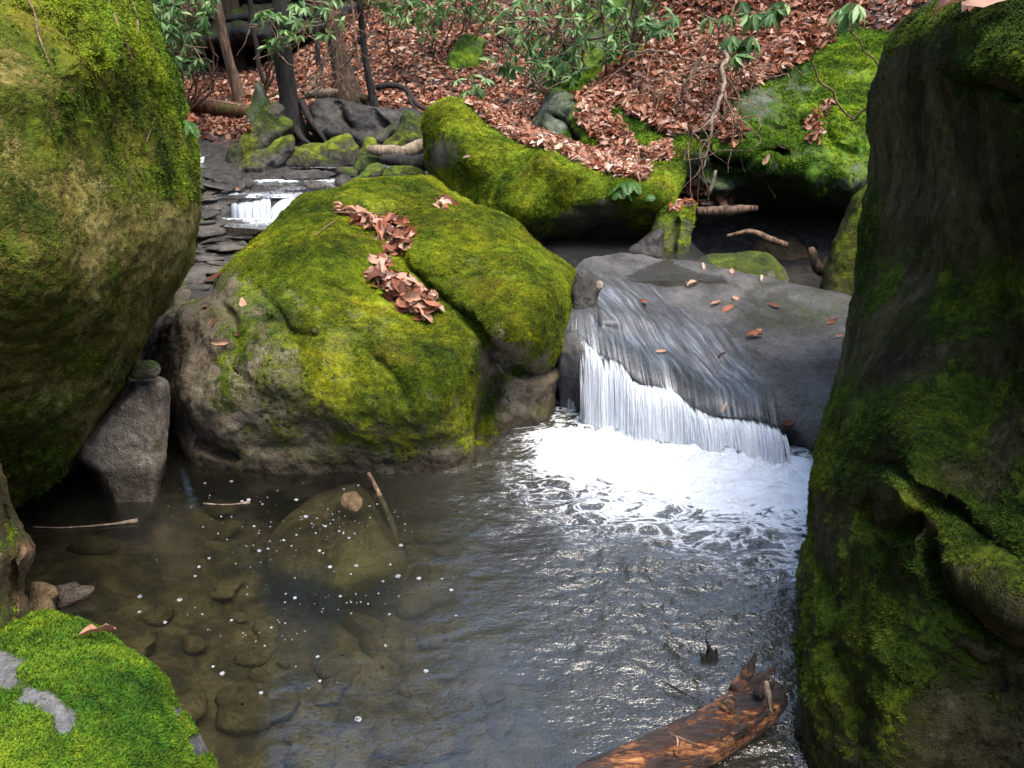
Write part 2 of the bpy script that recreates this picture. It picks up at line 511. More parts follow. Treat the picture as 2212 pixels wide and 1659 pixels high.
_gn = {}
def moss_nodes(tuft, dens, seed):
    key = (tuft.name, dens)
    if key in _gn: return _gn[key]
    ng = bpy.data.node_groups.new('moss_cover', 'GeometryNodeTree')
    ng.interface.new_socket('Geometry', in_out='INPUT', socket_type='NodeSocketGeometry')
    ng.interface.new_socket('Geometry', in_out='OUTPUT', socket_type='NodeSocketGeometry')
    nn = ng.nodes; L = ng.links
    gi = nn.new('NodeGroupInput'); go = nn.new('NodeGroupOutput')
    ds = nn.new('GeometryNodeDistributePointsOnFaces'); ds.distribute_method = 'RANDOM'
    na = nn.new('GeometryNodeInputNamedAttribute'); na.data_type = 'FLOAT'; na.inputs['Name'].default_value = 'fuzz'
    mu = nn.new('ShaderNodeMath'); mu.operation = 'MULTIPLY'; mu.inputs[1].default_value = dens
    L.new(na.outputs['Attribute'], mu.inputs[0]); L.new(mu.outputs[0], ds.inputs['Density'])
    ds.inputs['Seed'].default_value = seed
    oi = nn.new('GeometryNodeObjectInfo'); oi.inputs['Object'].default_value = tuft
    ins = nn.new('GeometryNodeInstanceOnPoints')
    rv = nn.new('FunctionNodeRandomValue'); rv.data_type = 'FLOAT'
    rv.inputs[2].default_value = .6; rv.inputs[3].default_value = 1.7
    rr = nn.new('FunctionNodeRandomValue'); rr.data_type = 'FLOAT_VECTOR'
    rr.inputs[0].default_value = (-.4, -.4, 0); rr.inputs[1].default_value = (.4, .4, 6.28); rr.inputs['Seed'].default_value = 5
    rt = nn.new('FunctionNodeRotateEuler'); rt.space = 'LOCAL'
    L.new(gi.outputs[0], ds.inputs['Mesh']); L.new(ds.outputs['Points'], ins.inputs['Points'])
    L.new(ds.outputs['Rotation'], rt.inputs[0]); L.new(rr.outputs[0], rt.inputs[1]); L.new(rt.outputs[0], ins.inputs['Rotation'])
    L.new(rv.outputs[1], ins.inputs['Scale']); L.new(oi.outputs['Geometry'], ins.inputs['Instance'])
    L.new(ins.outputs[0], go.inputs[0])
    _gn[key] = ng; return ng

def add_moss(o, dens, mat, size, seed):
    mo = bpy.data.objects.new('moss', o.data); link(mo, o)
    tag(mo, kind='stuff')
    md = mo.modifiers.new('moss', 'NODES'); md.node_group = moss_nodes(tuft_mesh(mat, size, 3), dens, seed)
    return mo
# ---------------------------------------------------------------- stone materials
M_MAIN = stone_mat('stone_main', rock=((.04, .032, .022), (.125, .10, .068), (.23, .19, .14)), moss=MOSS_Y, wetz=.04, warm=.35, specks=.8)
M_LEFT = stone_mat('stone_left', rock=((.055, .043, .011), (.16, .128, .034), (.29, .245, .09)), moss=((.014, .019, .003), (.088, .094, .009), (.20, .21, .018)), wetz=.03, streak=.35, warm=.25, sc=1.1, rough=.95, spec=.08)
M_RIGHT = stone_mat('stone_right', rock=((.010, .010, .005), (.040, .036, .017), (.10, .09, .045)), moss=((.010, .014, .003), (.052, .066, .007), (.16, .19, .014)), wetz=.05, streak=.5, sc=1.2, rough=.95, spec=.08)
M_NEAR = stone_mat('stone_near', rock=SLATE, moss=((.015, .042, .004), (.055, .10, .006), (.14, .185, .010)), sc=1.3)
M_MID = stone_mat('stone_mid', rock=((.03, .026, .02), (.09, .078, .06), (.17, .155, .13)), moss=((.02, .035, .003), (.12, .15, .006), (.32, .36, .02)), warm=.5)
M_BACK = stone_mat('stone_back', rock=((.025, .03, .02), (.085, .10, .07), (.18, .20, .15)), moss=MOSS_G)
M_SLAB = stone_mat('slab_stone', rock=((.045, .044, .044), (.115, .111, .11), (.20, .195, .19)), moss=((.02, .026, .008), (.07, .075, .02), (.12, .12, .04)), rough=.36, bump=1.2, sc=1.3, grain=2.6)
M_GREY = stone_mat('grey_stone', rock=((.05, .04, .03), (.16, .13, .10), (.32, .28, .22)), moss=MOSS_O, wetz=.10)
M_CREEK = stone_mat('creek_stone', rock=((.014, .012, .011), (.045, .038, .033), (.12, .105, .09)), moss=MOSS_O, rough=.35)
M_MOSSY = stone_mat('mossy_stone', rock=((.02, .018, .015), (.065, .058, .045), (.19, .18, .155)), moss=((.014, .022, .003), (.075, .09, .007), (.22, .25, .012)))
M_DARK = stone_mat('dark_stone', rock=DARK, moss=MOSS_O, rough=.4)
M_BED = stone_mat('bed_stone', rock=((.03, .019, .009), (.10, .066, .032), (.20, .14, .075)), moss=MOSS_O, rough=.7)
T_MAIN = stone_mat('moss_main', moss=MOSS_Y, warm=.35, tuft=True)
T_LEFT = stone_mat('moss_left', moss=((.012, .024, .003), (.070, .095, .007), (.20, .27, .012)), warm=.2, sc=1.1, tuft=True)
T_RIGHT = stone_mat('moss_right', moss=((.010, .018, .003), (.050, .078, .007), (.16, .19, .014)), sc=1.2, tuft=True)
T_NEAR = stone_mat('moss_near', moss=((.014, .038, .004), (.052, .108, .006), (.155, .21, .010)), sc=1.3, tuft=True)
T_MID = stone_mat('moss_mid', moss=((.02, .035, .003), (.12, .15, .006), (.32, .36, .02)), warm=.5, tuft=True)
T_BACK = stone_mat('moss_back', moss=MOSS_G, tuft=True)

# ---------------------------------------------------------------- the ground: one sheet, stream bed, banks and hillside
def ground_z(x, y):
    x = np.asarray(x, float); y = np.asarray(y, float)
    p = np.stack([x, y, 0 * x + 3.3], -1).reshape(-1, 3)
    n1 = fbm(p, .45, 4, 5).reshape(x.shape); n2 = fbm(p, 2.6, 3, 9).reshape(x.shape)
    bed = -.42 + .30 * sstep(-.7, -2.0, x) - .1 * np.exp(-((x - .3)**2 + (y - 2.6)**2) / .5)
    bed = bed + .50 * sstep(3.5, 4.4, y) + .12 * sstep(.2, 1.2, x) * sstep(4.2, 5.2, y)
    bed = bed + .27 * sstep(6.3, 6.9, y) + .12 * sstep(7.4, 8.2, y)
    left = .98 + (.10 + .19 * sstep(-4.4, -1.6, x)) * (y - 8.9) + .5 * np.maximum(0, y - 15.0)
    left = np.where(y > 8.4, left, -9)
    right = 1.0 + .78 * (y - 7.5)
    right = np.where(y > 11.5, 1.0 + .78 * 4 + .3 * (y - 11.5), right)
    w = sstep(-.4, 1.9, x - .12 * (y - 8))
    hill = left * (1 - w) + np.where(y > 7.2, right, -9) * w
    hill = np.where(y > 20, hill * 0 + (left * (1 - w) + right * w), hill)
    z = np.maximum(bed, np.where(hill < -3, -9, hill))
    k = .25; h2 = np.where(hill < -3, bed, hill)
    t = sstep(8.1, 9.3, y) * (1 - w) + sstep(7.0, 8.0, y) * w
    z = bed * (1 - t) + h2 * t
    z = z + .75 * np.maximum(0, -x - 3.6)**1.0 * sstep(0, 1.0, -x - 3.6 + .5) * (1 - sstep(7.5, 9, y)) + .8 * np.maximum(0, x - 3.0) * (1 - .5 * sstep(8, 12, y))
    z = z + .42 * np.maximum(0, .2 - y)                        # bank added behind the viewer to cut sky light from that side
    amp = sstep(8.0, 10, y) + .35
    return z + .16 * n1 * amp + .035 * n2 * (1 + amp)

def land_sheet():
    xs = np.concatenate([np.linspace(-60, -9, 30)[:-1], np.arange(-9, 9, .09), np.linspace(9, 60, 30)])
    ys = np.concatenate([np.linspace(-40, -1, 30)[:-1], np.arange(-1, 17, .09), np.linspace(17, 90, 60)])
    X, Y = np.meshgrid(xs, ys); Z = ground_z(X, Y)
    Z = np.minimum(Z, 7.5 + .02 * np.hypot(X, Y) + 0 * Z)
    nx, ny = len(xs), len(ys)
    i = (np.arange(ny - 1)[:, None] * nx + np.arange(nx - 1)[None]).ravel()
    f = np.stack([i, i + 1, i + nx + 1, i + nx], -1)
    return mesh_np('ground', np.stack([X.ravel(), Y.ravel(), Z.ravel()], -1), f)

m, nt = new_mat('leafy_soil'); n = N(nt); pos = n.pos()
v1 = n('ShaderNodeTexVoronoi'); v1.inputs['Scale'].default_value = 15; v1.inputs['Randomness'].default_value = 1
mp = n('ShaderNodeMapping'); mp.inputs['Scale'].default_value = (1, .6, 1)
wob = n.noise(pos, 9, 3); 
n.ln(pos, mp.inputs['Vector']); n.ln(mp.outputs[0], v1.inputs['Vector'])
sepc = n('ShaderNodeSeparateColor'); n.ln(v1.outputs['Color'], sepc.inputs[0])
leafc = n.ramp(sepc.outputs[0], [(0, (.03, .012, .007)), (.35, (.10, .035, .018)), (.65, (.20, .075, .035)), (1, (.34, .17, .10))])
soil = n.ramp(n.noise(pos, 6, 6, .7), [(.35, (.012, .008, .006)), (.65, (.045, .03, .02))])
sp = n('ShaderNodeSeparateXYZ'); n.ln(pos, sp.inputs[0])
low = n.mr(n.math('ADD', sp.outputs[2], n.math('MULTIPLY', n.noise(pos, 2, 4), .25)), .95, 1.12)
bedc = n.ramp(n.noise(pos, 7, 6, .7, .5), [(.38, (.022, .014, .007)), (.5, (.07, .045, .02)), (.64, (.15, .10, .05))])
bedc = n.mix(n.mr(sp.outputs[2], .0, .15), bedc, n.ramp(n.noise(pos, 14, 5, .7), [(.4, (.008, .007, .006)), (.6, (.035, .028, .022))]))
c = n.mix(low, bedc, n.mix(n.mr(v1.outputs['Distance'], .2, .6), leafc, soil))
b = n('ShaderNodeBsdfPrincipled', i_Roughness=.8); n.ln(c, b.inputs['Base Color'])
n.ln(n.bump(n.math('ADD', v1.outputs['Distance'], n.noise(pos, 30, 4)), 1, .03), b.inputs['Normal'])
n.out(b.outputs[0]); M_SOIL = m
ground = obj('ground', land_sheet(), M_SOIL); tag(ground, kind='structure')
G_BVH = register(ground.data)

# ---------------------------------------------------------------- water
def water_mat(name, murk, tint, foam_lo=.35, foam_hi=.75, streak=(1, 1, 1), fsc=14, rough=.04, bump=.5, bscale=24, fg=1.0):
    m, nt = new_mat(name); n = N(nt); pos = n.pos()
    mp = n('ShaderNodeMapping'); mp.inputs['Scale'].default_value = streak; n.ln(pos, mp.inputs['Vector'])
    nz = n.noise(mp.outputs[0], bscale, 3, .6, .4); nz2 = n.noise(mp.outputs[0], bscale * 3.1, 2, .5)
    at_f = n.attr('foam'); at_m = n.attr('murk'); at_r = n.attr('rip')
    h = n.math('MULTIPLY', n.math('ADD', nz, n.math('MULTIPLY', nz2, .35)), at_r)
    nrm = n.bump(h, bump, .02)
    tr = n('ShaderNodeBsdfTransparent'); tr.inputs[0].default_value = (*tint, 1)
    di = n('ShaderNodeBsdfDiffuse'); di.inputs[0].default_value = (*murk, 1)
    body = n('ShaderNodeMixShader'); n.ln(at_m, body.inputs[0]); n.ln(tr.outputs[0], body.inputs[1]); n.ln(di.outputs[0], body.inputs[2])
    gl = n('ShaderNodeBsdfGlossy', i_Roughness=rough); n.ln(nrm, gl.inputs['Normal'])
    fr = n('ShaderNodeFresnel', i_IOR=1.36); n.ln(nrm, fr.inputs['Normal'])
    s1 = n('ShaderNodeMixShader'); n.ln(n.math('MULTIPLY', fr.outputs[0], fg, clamp=True), s1.inputs[0]); n.ln(body.outputs[0], s1.inputs[1]); n.ln(gl.outputs[0], s1.inputs[2])
    f1 = n.noise(mp.outputs[0], fsc, 5, .65, 1.2); f2 = n.noise(mp.outputs[0], fsc * 4.5, 3, .6, .6)
    ft = n.math('ADD', n.math('MULTIPLY', f1, .65), n.math('MULTIPLY', f2, .35))
    rdg = n.math('SUBTRACT', 1.0, n.math('MULTIPLY', n.math('ABSOLUTE', n.math('ADD', f1, -.5)), 7.0))
    rdg = n.math('ADD', n.math('MULTIPLY', rdg, .55), n.math('MULTIPLY', n.math('ADD', ft, -.5), 1.6))
    ff = n.math('ADD', at_f, n.math('ADD', rdg, -.12))
    ff = n.math('MULTIPLY', n.mr(ff, foam_lo, foam_hi), n.mr(at_f, .0, .08))
    fo = n('ShaderNodeBsdfPrincipled', i_Roughness=.6); fo.inputs['Base Color'].default_value = (.74, .78, .84, 1)
    n.ln(n.bump(ft, 1.0, .05), fo.inputs['Normal'])
    s2 = n('ShaderNodeMixShader'); n.ln(ff, s2.inputs[0]); n.ln(s1.outputs[0], s2.inputs[1]); n.ln(fo.outputs[0], s2.inputs[2])
    n.out(s2.outputs[0]); return m

FALL_BASE = PZ(np.array([1215, 1290, 1400, 1500, 1600, 1690, 1745]), np.array([940, 945, 968, 988, 1002, 1015, 1010]), 0.0)[:, :2]

def make_pool():
    xs = np.arange(-2.7, 1.9, .0115); ys = np.arange(.6, 3.95, .0115)
    X, Y = np.meshgrid(xs, ys); x = X.ravel(); y = Y.ravel()
    p = np.stack([x, y, 0 * x], -1)
    cl = spline(FALL_BASE, False, .05)
    d, t = seg_dist(p[:, :2], cl)
    tur = np.clip(np.exp(-d / 1.3) * 1.15, 0, 1)
    wr = sstep(-.62, .38, x - .36 * (2.4 - y) + .25 * fbm(p, 1.2, 2, 4))       # calm backwater on the left
    amp = .0014 + .0150 * wr + .006 * np.exp(-(d / .5)**2)
    q = p * np.array([1.0, 1.75, 1]) + .22 * np.stack([fbm(p, 1.3, 2, 21), fbm(p, 1.3, 2, 22), 0 * x], -1)
    h = fbm(q, 3.6, 2, 31) + .6 * (1 - 2 * np.abs(fbm(q, 6.0, 2, 37))) + .26 * fbm(q, 15, 2, 41)
    z = amp * h
    fn = fbm(p, 3.2, 3, 51)
    front = d + .13 * fn
    foam = .92 * (1 - sstep(.16, .54, front)) * sstep(.02, .28, x + .12 * fn) * (1 - sstep(-.02, .05, y - np.interp(x, FALL_BASE[:, 0], FALL_BASE[:, 1]))) + .34 * (1 - sstep(.45, 1.0, d + .2 * fn)) * sstep(-.2, .5, x)
    z += (.016 * np.exp(-(d / .16)**2) + .010 * np.exp(-(d / .45)**2)) * (1 + 1.1 * fbm(p, 11, 3, 61))
    # thin foam lines where the current meets the centre boulder
    murk = np.clip(.06 + .48 * tur * sstep(-1.1, .2, x) + .12 * wr + .05 * fbm(p, 1.1, 3, 71), 0, .8)
    nx, ny = len(xs), len(ys)
    i = (np.arange(ny - 1)[:, None] * nx + np.arange(nx - 1)[None]).ravel()
    me = mesh_np('pool_water', np.stack([x, y, z], -1), np.stack([i, i + 1, i + nx + 1, i + nx], -1))
    attr(me, 'foam', foam); attr(me, 'murk', murk); attr(me, 'rip', .06 + .94 * wr)
    return me

M_POOL = water_mat('pool_water', (.066, .064, .050), (.58, .64, .57), fsc=7, streak=(1, 1.7, 1), bump=.6, bscale=24, fg=3.0, rough=.10)
pool = obj('pool_water', make_pool(), M_POOL); tag(pool, kind='structure')

M_STREAM = water_mat('stream_water', (.10, .10, .095), (.6, .58, .5), fsc=16, streak=(1, 1.3, 1), bump=.8, bscale=22)
def stream(x0, x1, y0, y1, z0, z1, seed, foamf, rip=1.0, murk=.2, keep=None):
    st = .02
    xs = np.arange(x0, x1, st); ys = np.arange(y0, y1, st)
    X, Y = np.meshgrid(xs, ys); x = X.ravel(); y = Y.ravel(); p = np.stack([x, y, 0 * x], -1)
    z = z0 + (z1 - z0) * (y - y0) / (y1 - y0) + .010 * rip * fbm(p, 5, 3, seed) + .004 * rip * fbm(p, 15, 2, seed + 1)
    nx, ny = len(xs), len(ys)
    i = (np.arange(ny - 1)[:, None] * nx + np.arange(nx - 1)[None]).ravel()
    if keep is not None: i = i[keep(x[i], y[i])]
    me = mesh_np('stream_water', np.stack([x, y, z], -1), np.stack([i, i + 1, i + nx + 1, i + nx], -1))
    attr(me, 'foam', foamf(x, y, fbm(p, 2.5, 3, seed + 7))); attr(me, 'murk', 0 * x + murk); attr(me, 'rip', 0 * x + 1)
    o = obj('stream_water', me, M_STREAM); tag(o, kind='structure'); return o

XF, YF = PZ(560, 470, .5)[:2]
stream(-3.3, 1.3, 4.62, 6.75, .49, .5, 5, lambda x, y, q: 0.62 * np.exp(-(((x - XF - .12) / .40)**2 + ((y - YF - .1) / .30)**2)) + .18 * np.exp(-(((x - XF - .9) / .9)**2 + ((y - YF + .6) / .7)**2)), .8, keep=lambda x, y: (y > 6.1 - .35 * (x + 1.9)) | (x > -1.5))
stream(-3.6, -.2, 6.78, 7.85, .63, .655, 15, lambda x, y, q: .36 * np.exp(-((y - 7.7) / .08)**2) + .30 * np.exp(-((y - 6.85) / .12)**2) * (q > -.1) + .10 + .2 * q, 1.0)
stream(-4.2, -.9, 7.88, 9.3, .74, .80, 25, lambda x, y, q: .16 + .3 * q, 1.0)
# ---------------------------------------------------------------- the boulders
def zc(ox, oy, s):                      # picture coordinates from an enlarged detail
    return lambda pts: [(ox + x * s, oy + y * s) for x, y in pts]
zA = zc(324, 0, .2929); zM = zc(324, 324, .4557)

main_ol = [(340, 734), (351, 684), (392, 652), (452, 634), (474, 593), (524, 538), (570, 502), (616, 456), (652, 424), (702, 411),
           (748, 395), (807, 384), (875, 380), (916, 390), (962, 409), (1017, 431), (1071, 452), (1112, 475), (1131, 497), (1181, 532),
           (1217, 561), (1240, 586), (1250, 611), (1243, 652), (1230, 689), (1217, 735), (1217, 800), (1210, 840), (1214, 880), (1220, 915),
           (1212, 1010), (1120, 1040), (1040, 1060), (940, 1085), (780, 1090), (560, 1085), (420, 1080), (375, 1060), (358, 1000), (352, 940), (350, 871), (342, 800)]
main_ct = [(345, 760, 3.75), (360, 1000, 3.30), (400, 850, 3.30), (400, 700, 3.62), (500, 1010, 3.18), (500, 800, 3.24), (500, 680, 3.45), (540, 560, 3.95),
           (650, 1015, 3.16), (650, 850, 3.12), (650, 720, 3.26), (650, 600, 3.62), (650, 480, 4.3), (800, 1018, 3.16), (820, 850, 3.08), (820, 740, 3.22),
           (760, 600, 3.66), (780, 500, 4.1), (780, 405, 4.85), (880, 400, 4.95), (960, 1015, 3.2), (980, 850, 3.16), (960, 740, 3.3), (930, 640, 3.62),
           (940, 530, 4.0), (980, 440, 4.6), (1060, 560, 3.95), (1100, 500, 4.35), (1090, 680, 3.5), (1140, 740, 3.42), (1160, 620, 3.72), (1230, 620, 4.0),
           (1190, 700, 3.58), (1130, 860, 3.66), (1190, 880, 3.62), (1200, 940, 3.58), (1080, 950, 3.5), (1050, 880, 3.52), (1000, 960, 3.25), (1010, 1050, 3.2), (500, 1080, 3.12), (800, 1085, 3.1), (1150, 1020, 3.5)]
main_cr = [([(725, 440), (780, 480), (845, 520), (830, 575), (850, 640), (900, 680), (935, 705)], 22, .07),
           ([(855, 540), (900, 600), (960, 650), (1010, 690), (1050, 735), (1062, 790)], 13, .10),
           ([(1060, 745), (1085, 775), (1130, 800), (1185, 800), (1212, 745)], 16, .12),
           ([(1062, 790), (1064, 840), (1045, 900), (1030, 965)], 16, .09),
           ([(470, 650), (505, 690), (515, 740), (508, 800), (540, 830)], 9, .045),
           ([(505, 590), (560, 630), (610, 680), (640, 740)], 9, .03),
           ([(520, 700), (580, 690), (640, 720), (700, 730)], 8, .022),
           ([(880, 460), (960, 480), (1060, 520), (1130, 560)], 12, -.02),
           ([(880, 590), (960, 600), (1020, 580)], 8, .02), ([(700, 610), (760, 640), (830, 650)], 9, .02),
           ([(800, 770), (860, 820), (880, 880)], 14, .03), ([(350, 905), (480, 960), (640, 955)], 18, .015),
           ([(420, 960), (470, 975), (520, 990)], 10, .05)]
boulder('boulder', 'large domed mossy boulder in the middle of the picture beside the waterfall', 'boulder', main_ol, main_ct, M_MAIN,
        roll=(70, .42), back=(260, 1.2), step=4.2, creases=main_cr,
        bulges=[(1120, 650, 90, 110, 0, .10), (700, 540, 90, 70, 0, .06), (560, 820, 60, 60, 0, .04), (1130, 880, 55, 60, 0, .06), (640, 640, 60, 45, 20, .03), (960, 540, 90, 40, 20, .04)],
        noise=((1.8, .045), (5, .024), (13, .010), (40, .005), (90, .0025)), moss=(.82, .22, .55), seed=1,
        spots=[(400, 730, 90, -.4), (395, 880, 95, -.2), (430, 990, 110, -.3), (520, 930, 70, .0), (560, 1020, 50, -.3), (660, 1020, 50, -.35), (740, 1010, 55, -.4), (820, 1010, 55, -.4), (900, 1018, 50, -.3), (980, 1018, 45, -.3), (1160, 850, 50, -.3), (1140, 940, 80, -.2),
               (560, 880, 100, .36), (660, 940, 100, .34), (600, 780, 70, .34), (480, 650, 60, .28), (860, 950, 80, .5), (740, 740, 50, .5), (1080, 780, 40, -.1), (560, 660, 60, .45)],
        fuzz=30000, tuft_mat=T_MAIN, tuft_size=.72, cdeep=1.5)

left_ol = [(-330, -260), (180, -280), (262, -120), (305, -30), (330, 40), (352, 100), (380, 180), (400, 265), (422, 350), (430, 420), (426, 480), (408, 560), (378, 625), (340, 690),
           (308, 755), (280, 820), (248, 880), (205, 945), (165, 1005), (125, 1055), (85, 1092), (62, 1135), (40, 1150), (-20, 1160), (-100, 1180), (-330, 1100)]
left_ct = [(-300, -200, 2.1), (100, -200, 2.9), (250, -200, 3.4), (-300, 300, 1.7), (0, 0, 2.35), (150, 0, 2.6), (260, 0, 2.95), (0, 300, 2.1), (180, 250, 2.35), (300, 200, 2.75), (340, 300, 2.8), (100, 500, 2.1), (300, 450, 2.5), (390, 450, 2.75),
           (0, 700, 2.1), (200, 700, 2.4), (300, 680, 2.65), (100, 900, 2.4), (200, 850, 2.6), (0, 1000, 2.45), (60, 1110, 2.72), (-300, 1000, 2.3), (230, 130, 2.5)]
boulder('boulder', 'towering olive boulder leaning over the pool at the left edge of the picture', 'boulder', left_ol, left_ct, M_LEFT,
        roll=(80, .5), back=(400, 1.6), step=5.2,
        creases=[([(225, 10), (260, 70), (300, 120), (335, 190), (360, 260)], 14, .05), ([(150, 30), (200, 90), (240, 150)], 12, .04), ([(255, 200), (275, 280), (270, 360)], 16, .03), ([(0, 935), (25, 980), (60, 1030)], 6, .02)],
        bulges=[(210, 60, 50, 120, -35, .07), (310, 120, 25, 130, -25, .07), (360, 330, 40, 120, -12, .05), (130, 620, 160, 120, 0, .08)],
        noise=((.9, .06), (3.5, .025), (12, .009), (40, .006), (90, .003)), moss=(.52, .5, .6), seed=2,
        spots=[(60, 120, 150, .62), (120, 330, 150, .55), (345, 200, 75, 1.25), (250, 70, 80, 1.2), (310, 80, 60, 1.2), (395, 380, 60, 1.0), (200, 240, 80, .7), (160, 640, 150, .40), (240, 560, 110, .33), (60, 760, 140, .38), (40, 960, 120, .65), (100, 1020, 90, .7), (230, 780, 70, .6)],
        fuzz=22000, tuft_mat=T_LEFT, tuft_size=.9)

right_ol = [(1690, 1700), (1682, 1640), (1680, 1580), (1682, 1500), (1697, 1410), (1714, 1345), (1724, 1290), (1722, 1240), (1733, 1192), (1752, 1168), (1750, 1120), (1744, 1060), (1748, 1005), (1758, 945),
            (1773, 885), (1788, 825), (1803, 768), (1822, 700), (1832, 635), (1840, 560), (1848, 500), (1862, 440), (1878, 395), (1883, 340), (1877, 290), (1877, 240), (1886, 185), (1902, 130), (1925, 85),
            (1960, 50), (2010, 18), (2060, -10), (2150, -60), (2420, -140), (2750, -100), (2800, 900), (2800, 2000), (1760, 2000), (1710, 1800)]
right_ct = [(1700, 1640, 1.62), (1720, 1450, 1.78), (1745, 1250, 2.0), (1770, 1100, 2.12), (1790, 950, 2.3), (1820, 800, 2.5), (1850, 600, 2.75), (1880, 400, 2.95), (1890, 250, 2.9), (1930, 110, 2.75), (2060, 10, 2.35), (2212, -30, 2.1), (2420, -80, 1.9),
            (1900, 1640, 1.35), (1880, 1400, 1.5), (1900, 1200, 1.62), (1930, 1060, 1.66), (1930, 900, 1.85), (1950, 700, 2.2), (1980, 450, 2.45), (2000, 250, 2.45), (2070, 80, 2.1), (2050, 600, 2.2), (2080, 850, 1.85), (2080, 1050, 1.62), (2100, 1250, 1.42),
            (2150, 1450, 1.35), (2100, 1640, 1.3), (2212, 1300, 1.3), (2212, 1000, 1.55), (2212, 700, 1.75), (2212, 400, 1.8), (2212, 150, 1.75), (2700, 600, 1.3), (2700, 1500, 1.0), (1750, 1900, 1.5), (2300, 1900, 1.15)]
right_cr = [([(1858, 985), (1880, 1005), (1925, 1000), (1960, 1045), (2010, 1085), (2060, 1100), (2120, 1155), (2215, 1215), (2300, 1240)], 14, .055),
            ([(1875, 1120), (1910, 1150), (1960, 1148), (1985, 1120)], 9, .05),
            ([(2000, 1155), (2015, 1215), (2050, 1290), (2120, 1350), (2212, 1400), (2300, 1430)], 20, .06),
            ([(1890, 1060), (1870, 1120), (1900, 1200), (1920, 1300)], 16, .05), ([(2070, 1395), (2120, 1430), (2160, 1425), (2175, 1480), (2140, 1500)], 9, .025),
            ([(1750, 1190), (1790, 1230), (1800, 1330)], 20, .05), ([(1800, 1400), (1850, 1480), (1870, 1640)], 30, .04), ([(2040, 130), (2090, 170), (2160, 190), (2230, 230)], 14, .06)]
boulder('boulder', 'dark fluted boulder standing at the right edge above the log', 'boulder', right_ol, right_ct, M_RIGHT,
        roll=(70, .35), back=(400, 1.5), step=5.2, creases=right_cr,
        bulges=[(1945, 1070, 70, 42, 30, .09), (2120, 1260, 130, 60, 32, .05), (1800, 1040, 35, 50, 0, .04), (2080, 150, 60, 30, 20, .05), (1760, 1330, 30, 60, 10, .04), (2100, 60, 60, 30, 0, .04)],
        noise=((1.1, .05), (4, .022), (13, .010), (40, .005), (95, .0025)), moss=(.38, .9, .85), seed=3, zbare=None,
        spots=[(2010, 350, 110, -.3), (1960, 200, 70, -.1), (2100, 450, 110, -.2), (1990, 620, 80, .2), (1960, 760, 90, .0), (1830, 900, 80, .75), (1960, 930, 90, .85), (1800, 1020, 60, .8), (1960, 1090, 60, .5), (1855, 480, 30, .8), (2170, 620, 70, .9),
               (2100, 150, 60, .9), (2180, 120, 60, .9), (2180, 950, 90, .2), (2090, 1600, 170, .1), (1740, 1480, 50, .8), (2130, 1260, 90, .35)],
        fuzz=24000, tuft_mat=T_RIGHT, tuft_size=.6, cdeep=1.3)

near_ol = [(-260, 1300), (-60, 1330), (0, 1338), (45, 1345), (75, 1328), (110, 1325), (150, 1335), (200, 1360), (255, 1398), (310, 1440), (345, 1480), (375, 1525), (405, 1565), (432, 1600), (455, 1640), (475, 1690), (520, 1850), (300, 2000), (-260, 2000)]
near_ct = [(0, 1350, 1.75), (110, 1335, 1.72), (200, 1380, 1.6), (300, 1450, 1.52), (400, 1580, 1.42), (460, 1680, 1.38), (200, 1500, 1.36), (80, 1420, 1.5), (0, 1480, 1.4), (0, 1650, 1.14), (200, 1650, 1.18), (350, 1650, 1.28), (-200, 1500, 1.4), (400, 1850, 1.2), (0, 1900, .95)]
boulder('boulder', 'bright green mossy rock in the bottom left corner with a bare grey patch', 'boulder', near_ol, near_ct, M_NEAR,
        roll=(40, .16), back=(300, .6), step=5, noise=((2.5, .02), (9, .009), (30, .004), (90, .002)), moss=(1.0, .2, .3), seed=4,
        creases=[([(60, 1440), (110, 1450), (150, 1500), (180, 1560)], 20, .012)],
        spots=[(15, 1468, 27, -.25), (65, 1496, 27, -.2), (105, 1520, 25, -.35), (142, 1550, 22, -.3), (0, 1420, 22, -.1), (425, 1610, 26, -.2), (380, 1540, 15, -.2)], fuzz=60000, tuft_mat=T_NEAR, tuft_size=.85)

mid_ol = [(914, 268), (925, 240), (945, 220), (970, 212), (1005, 220), (1050, 240), (1100, 262), (1160, 288), (1220, 312), (1280, 330), (1340, 342), (1400, 350), (1445, 352), (1472, 365), (1477, 395), (1465, 425), (1450, 450), (1430, 480), (1400, 520), (1385, 560),
          (1250, 600), (1130, 600), (1060, 520), (1020, 460), (985, 440), (950, 405), (930, 380), (918, 330)]
mid_ct = [(930, 260, 6.35), (940, 370, 6.15), (990, 235, 6.3), (1000, 300, 5.9), (1010, 400, 5.75), (1040, 265, 6.6), (1085, 300, 6.0), (1080, 380, 5.5), (1070, 440, 5.4), (1110, 490, 5.35), (1120, 350, 5.62), (1110, 262, 7.1), (1180, 320, 5.72), (1160, 390, 5.35), (1200, 300, 6.7),
          (1255, 360, 5.6), (1250, 400, 5.42), (1270, 335, 6.4), (1340, 385, 5.5), (1340, 420, 5.45), (1350, 355, 6.1), (1430, 405, 5.45), (1440, 370, 5.85), (1440, 450, 5.45), (1200, 450, 5.36), (1300, 448, 5.42), (1380, 455, 5.45), (1160, 490, 5.42), (1230, 495, 5.65), (1310, 492, 5.75), (1390, 495, 5.7), (1190, 540, 6.1), (1300, 540, 6.2), (1390, 545, 6.1), (1250, 590, 6.5)]
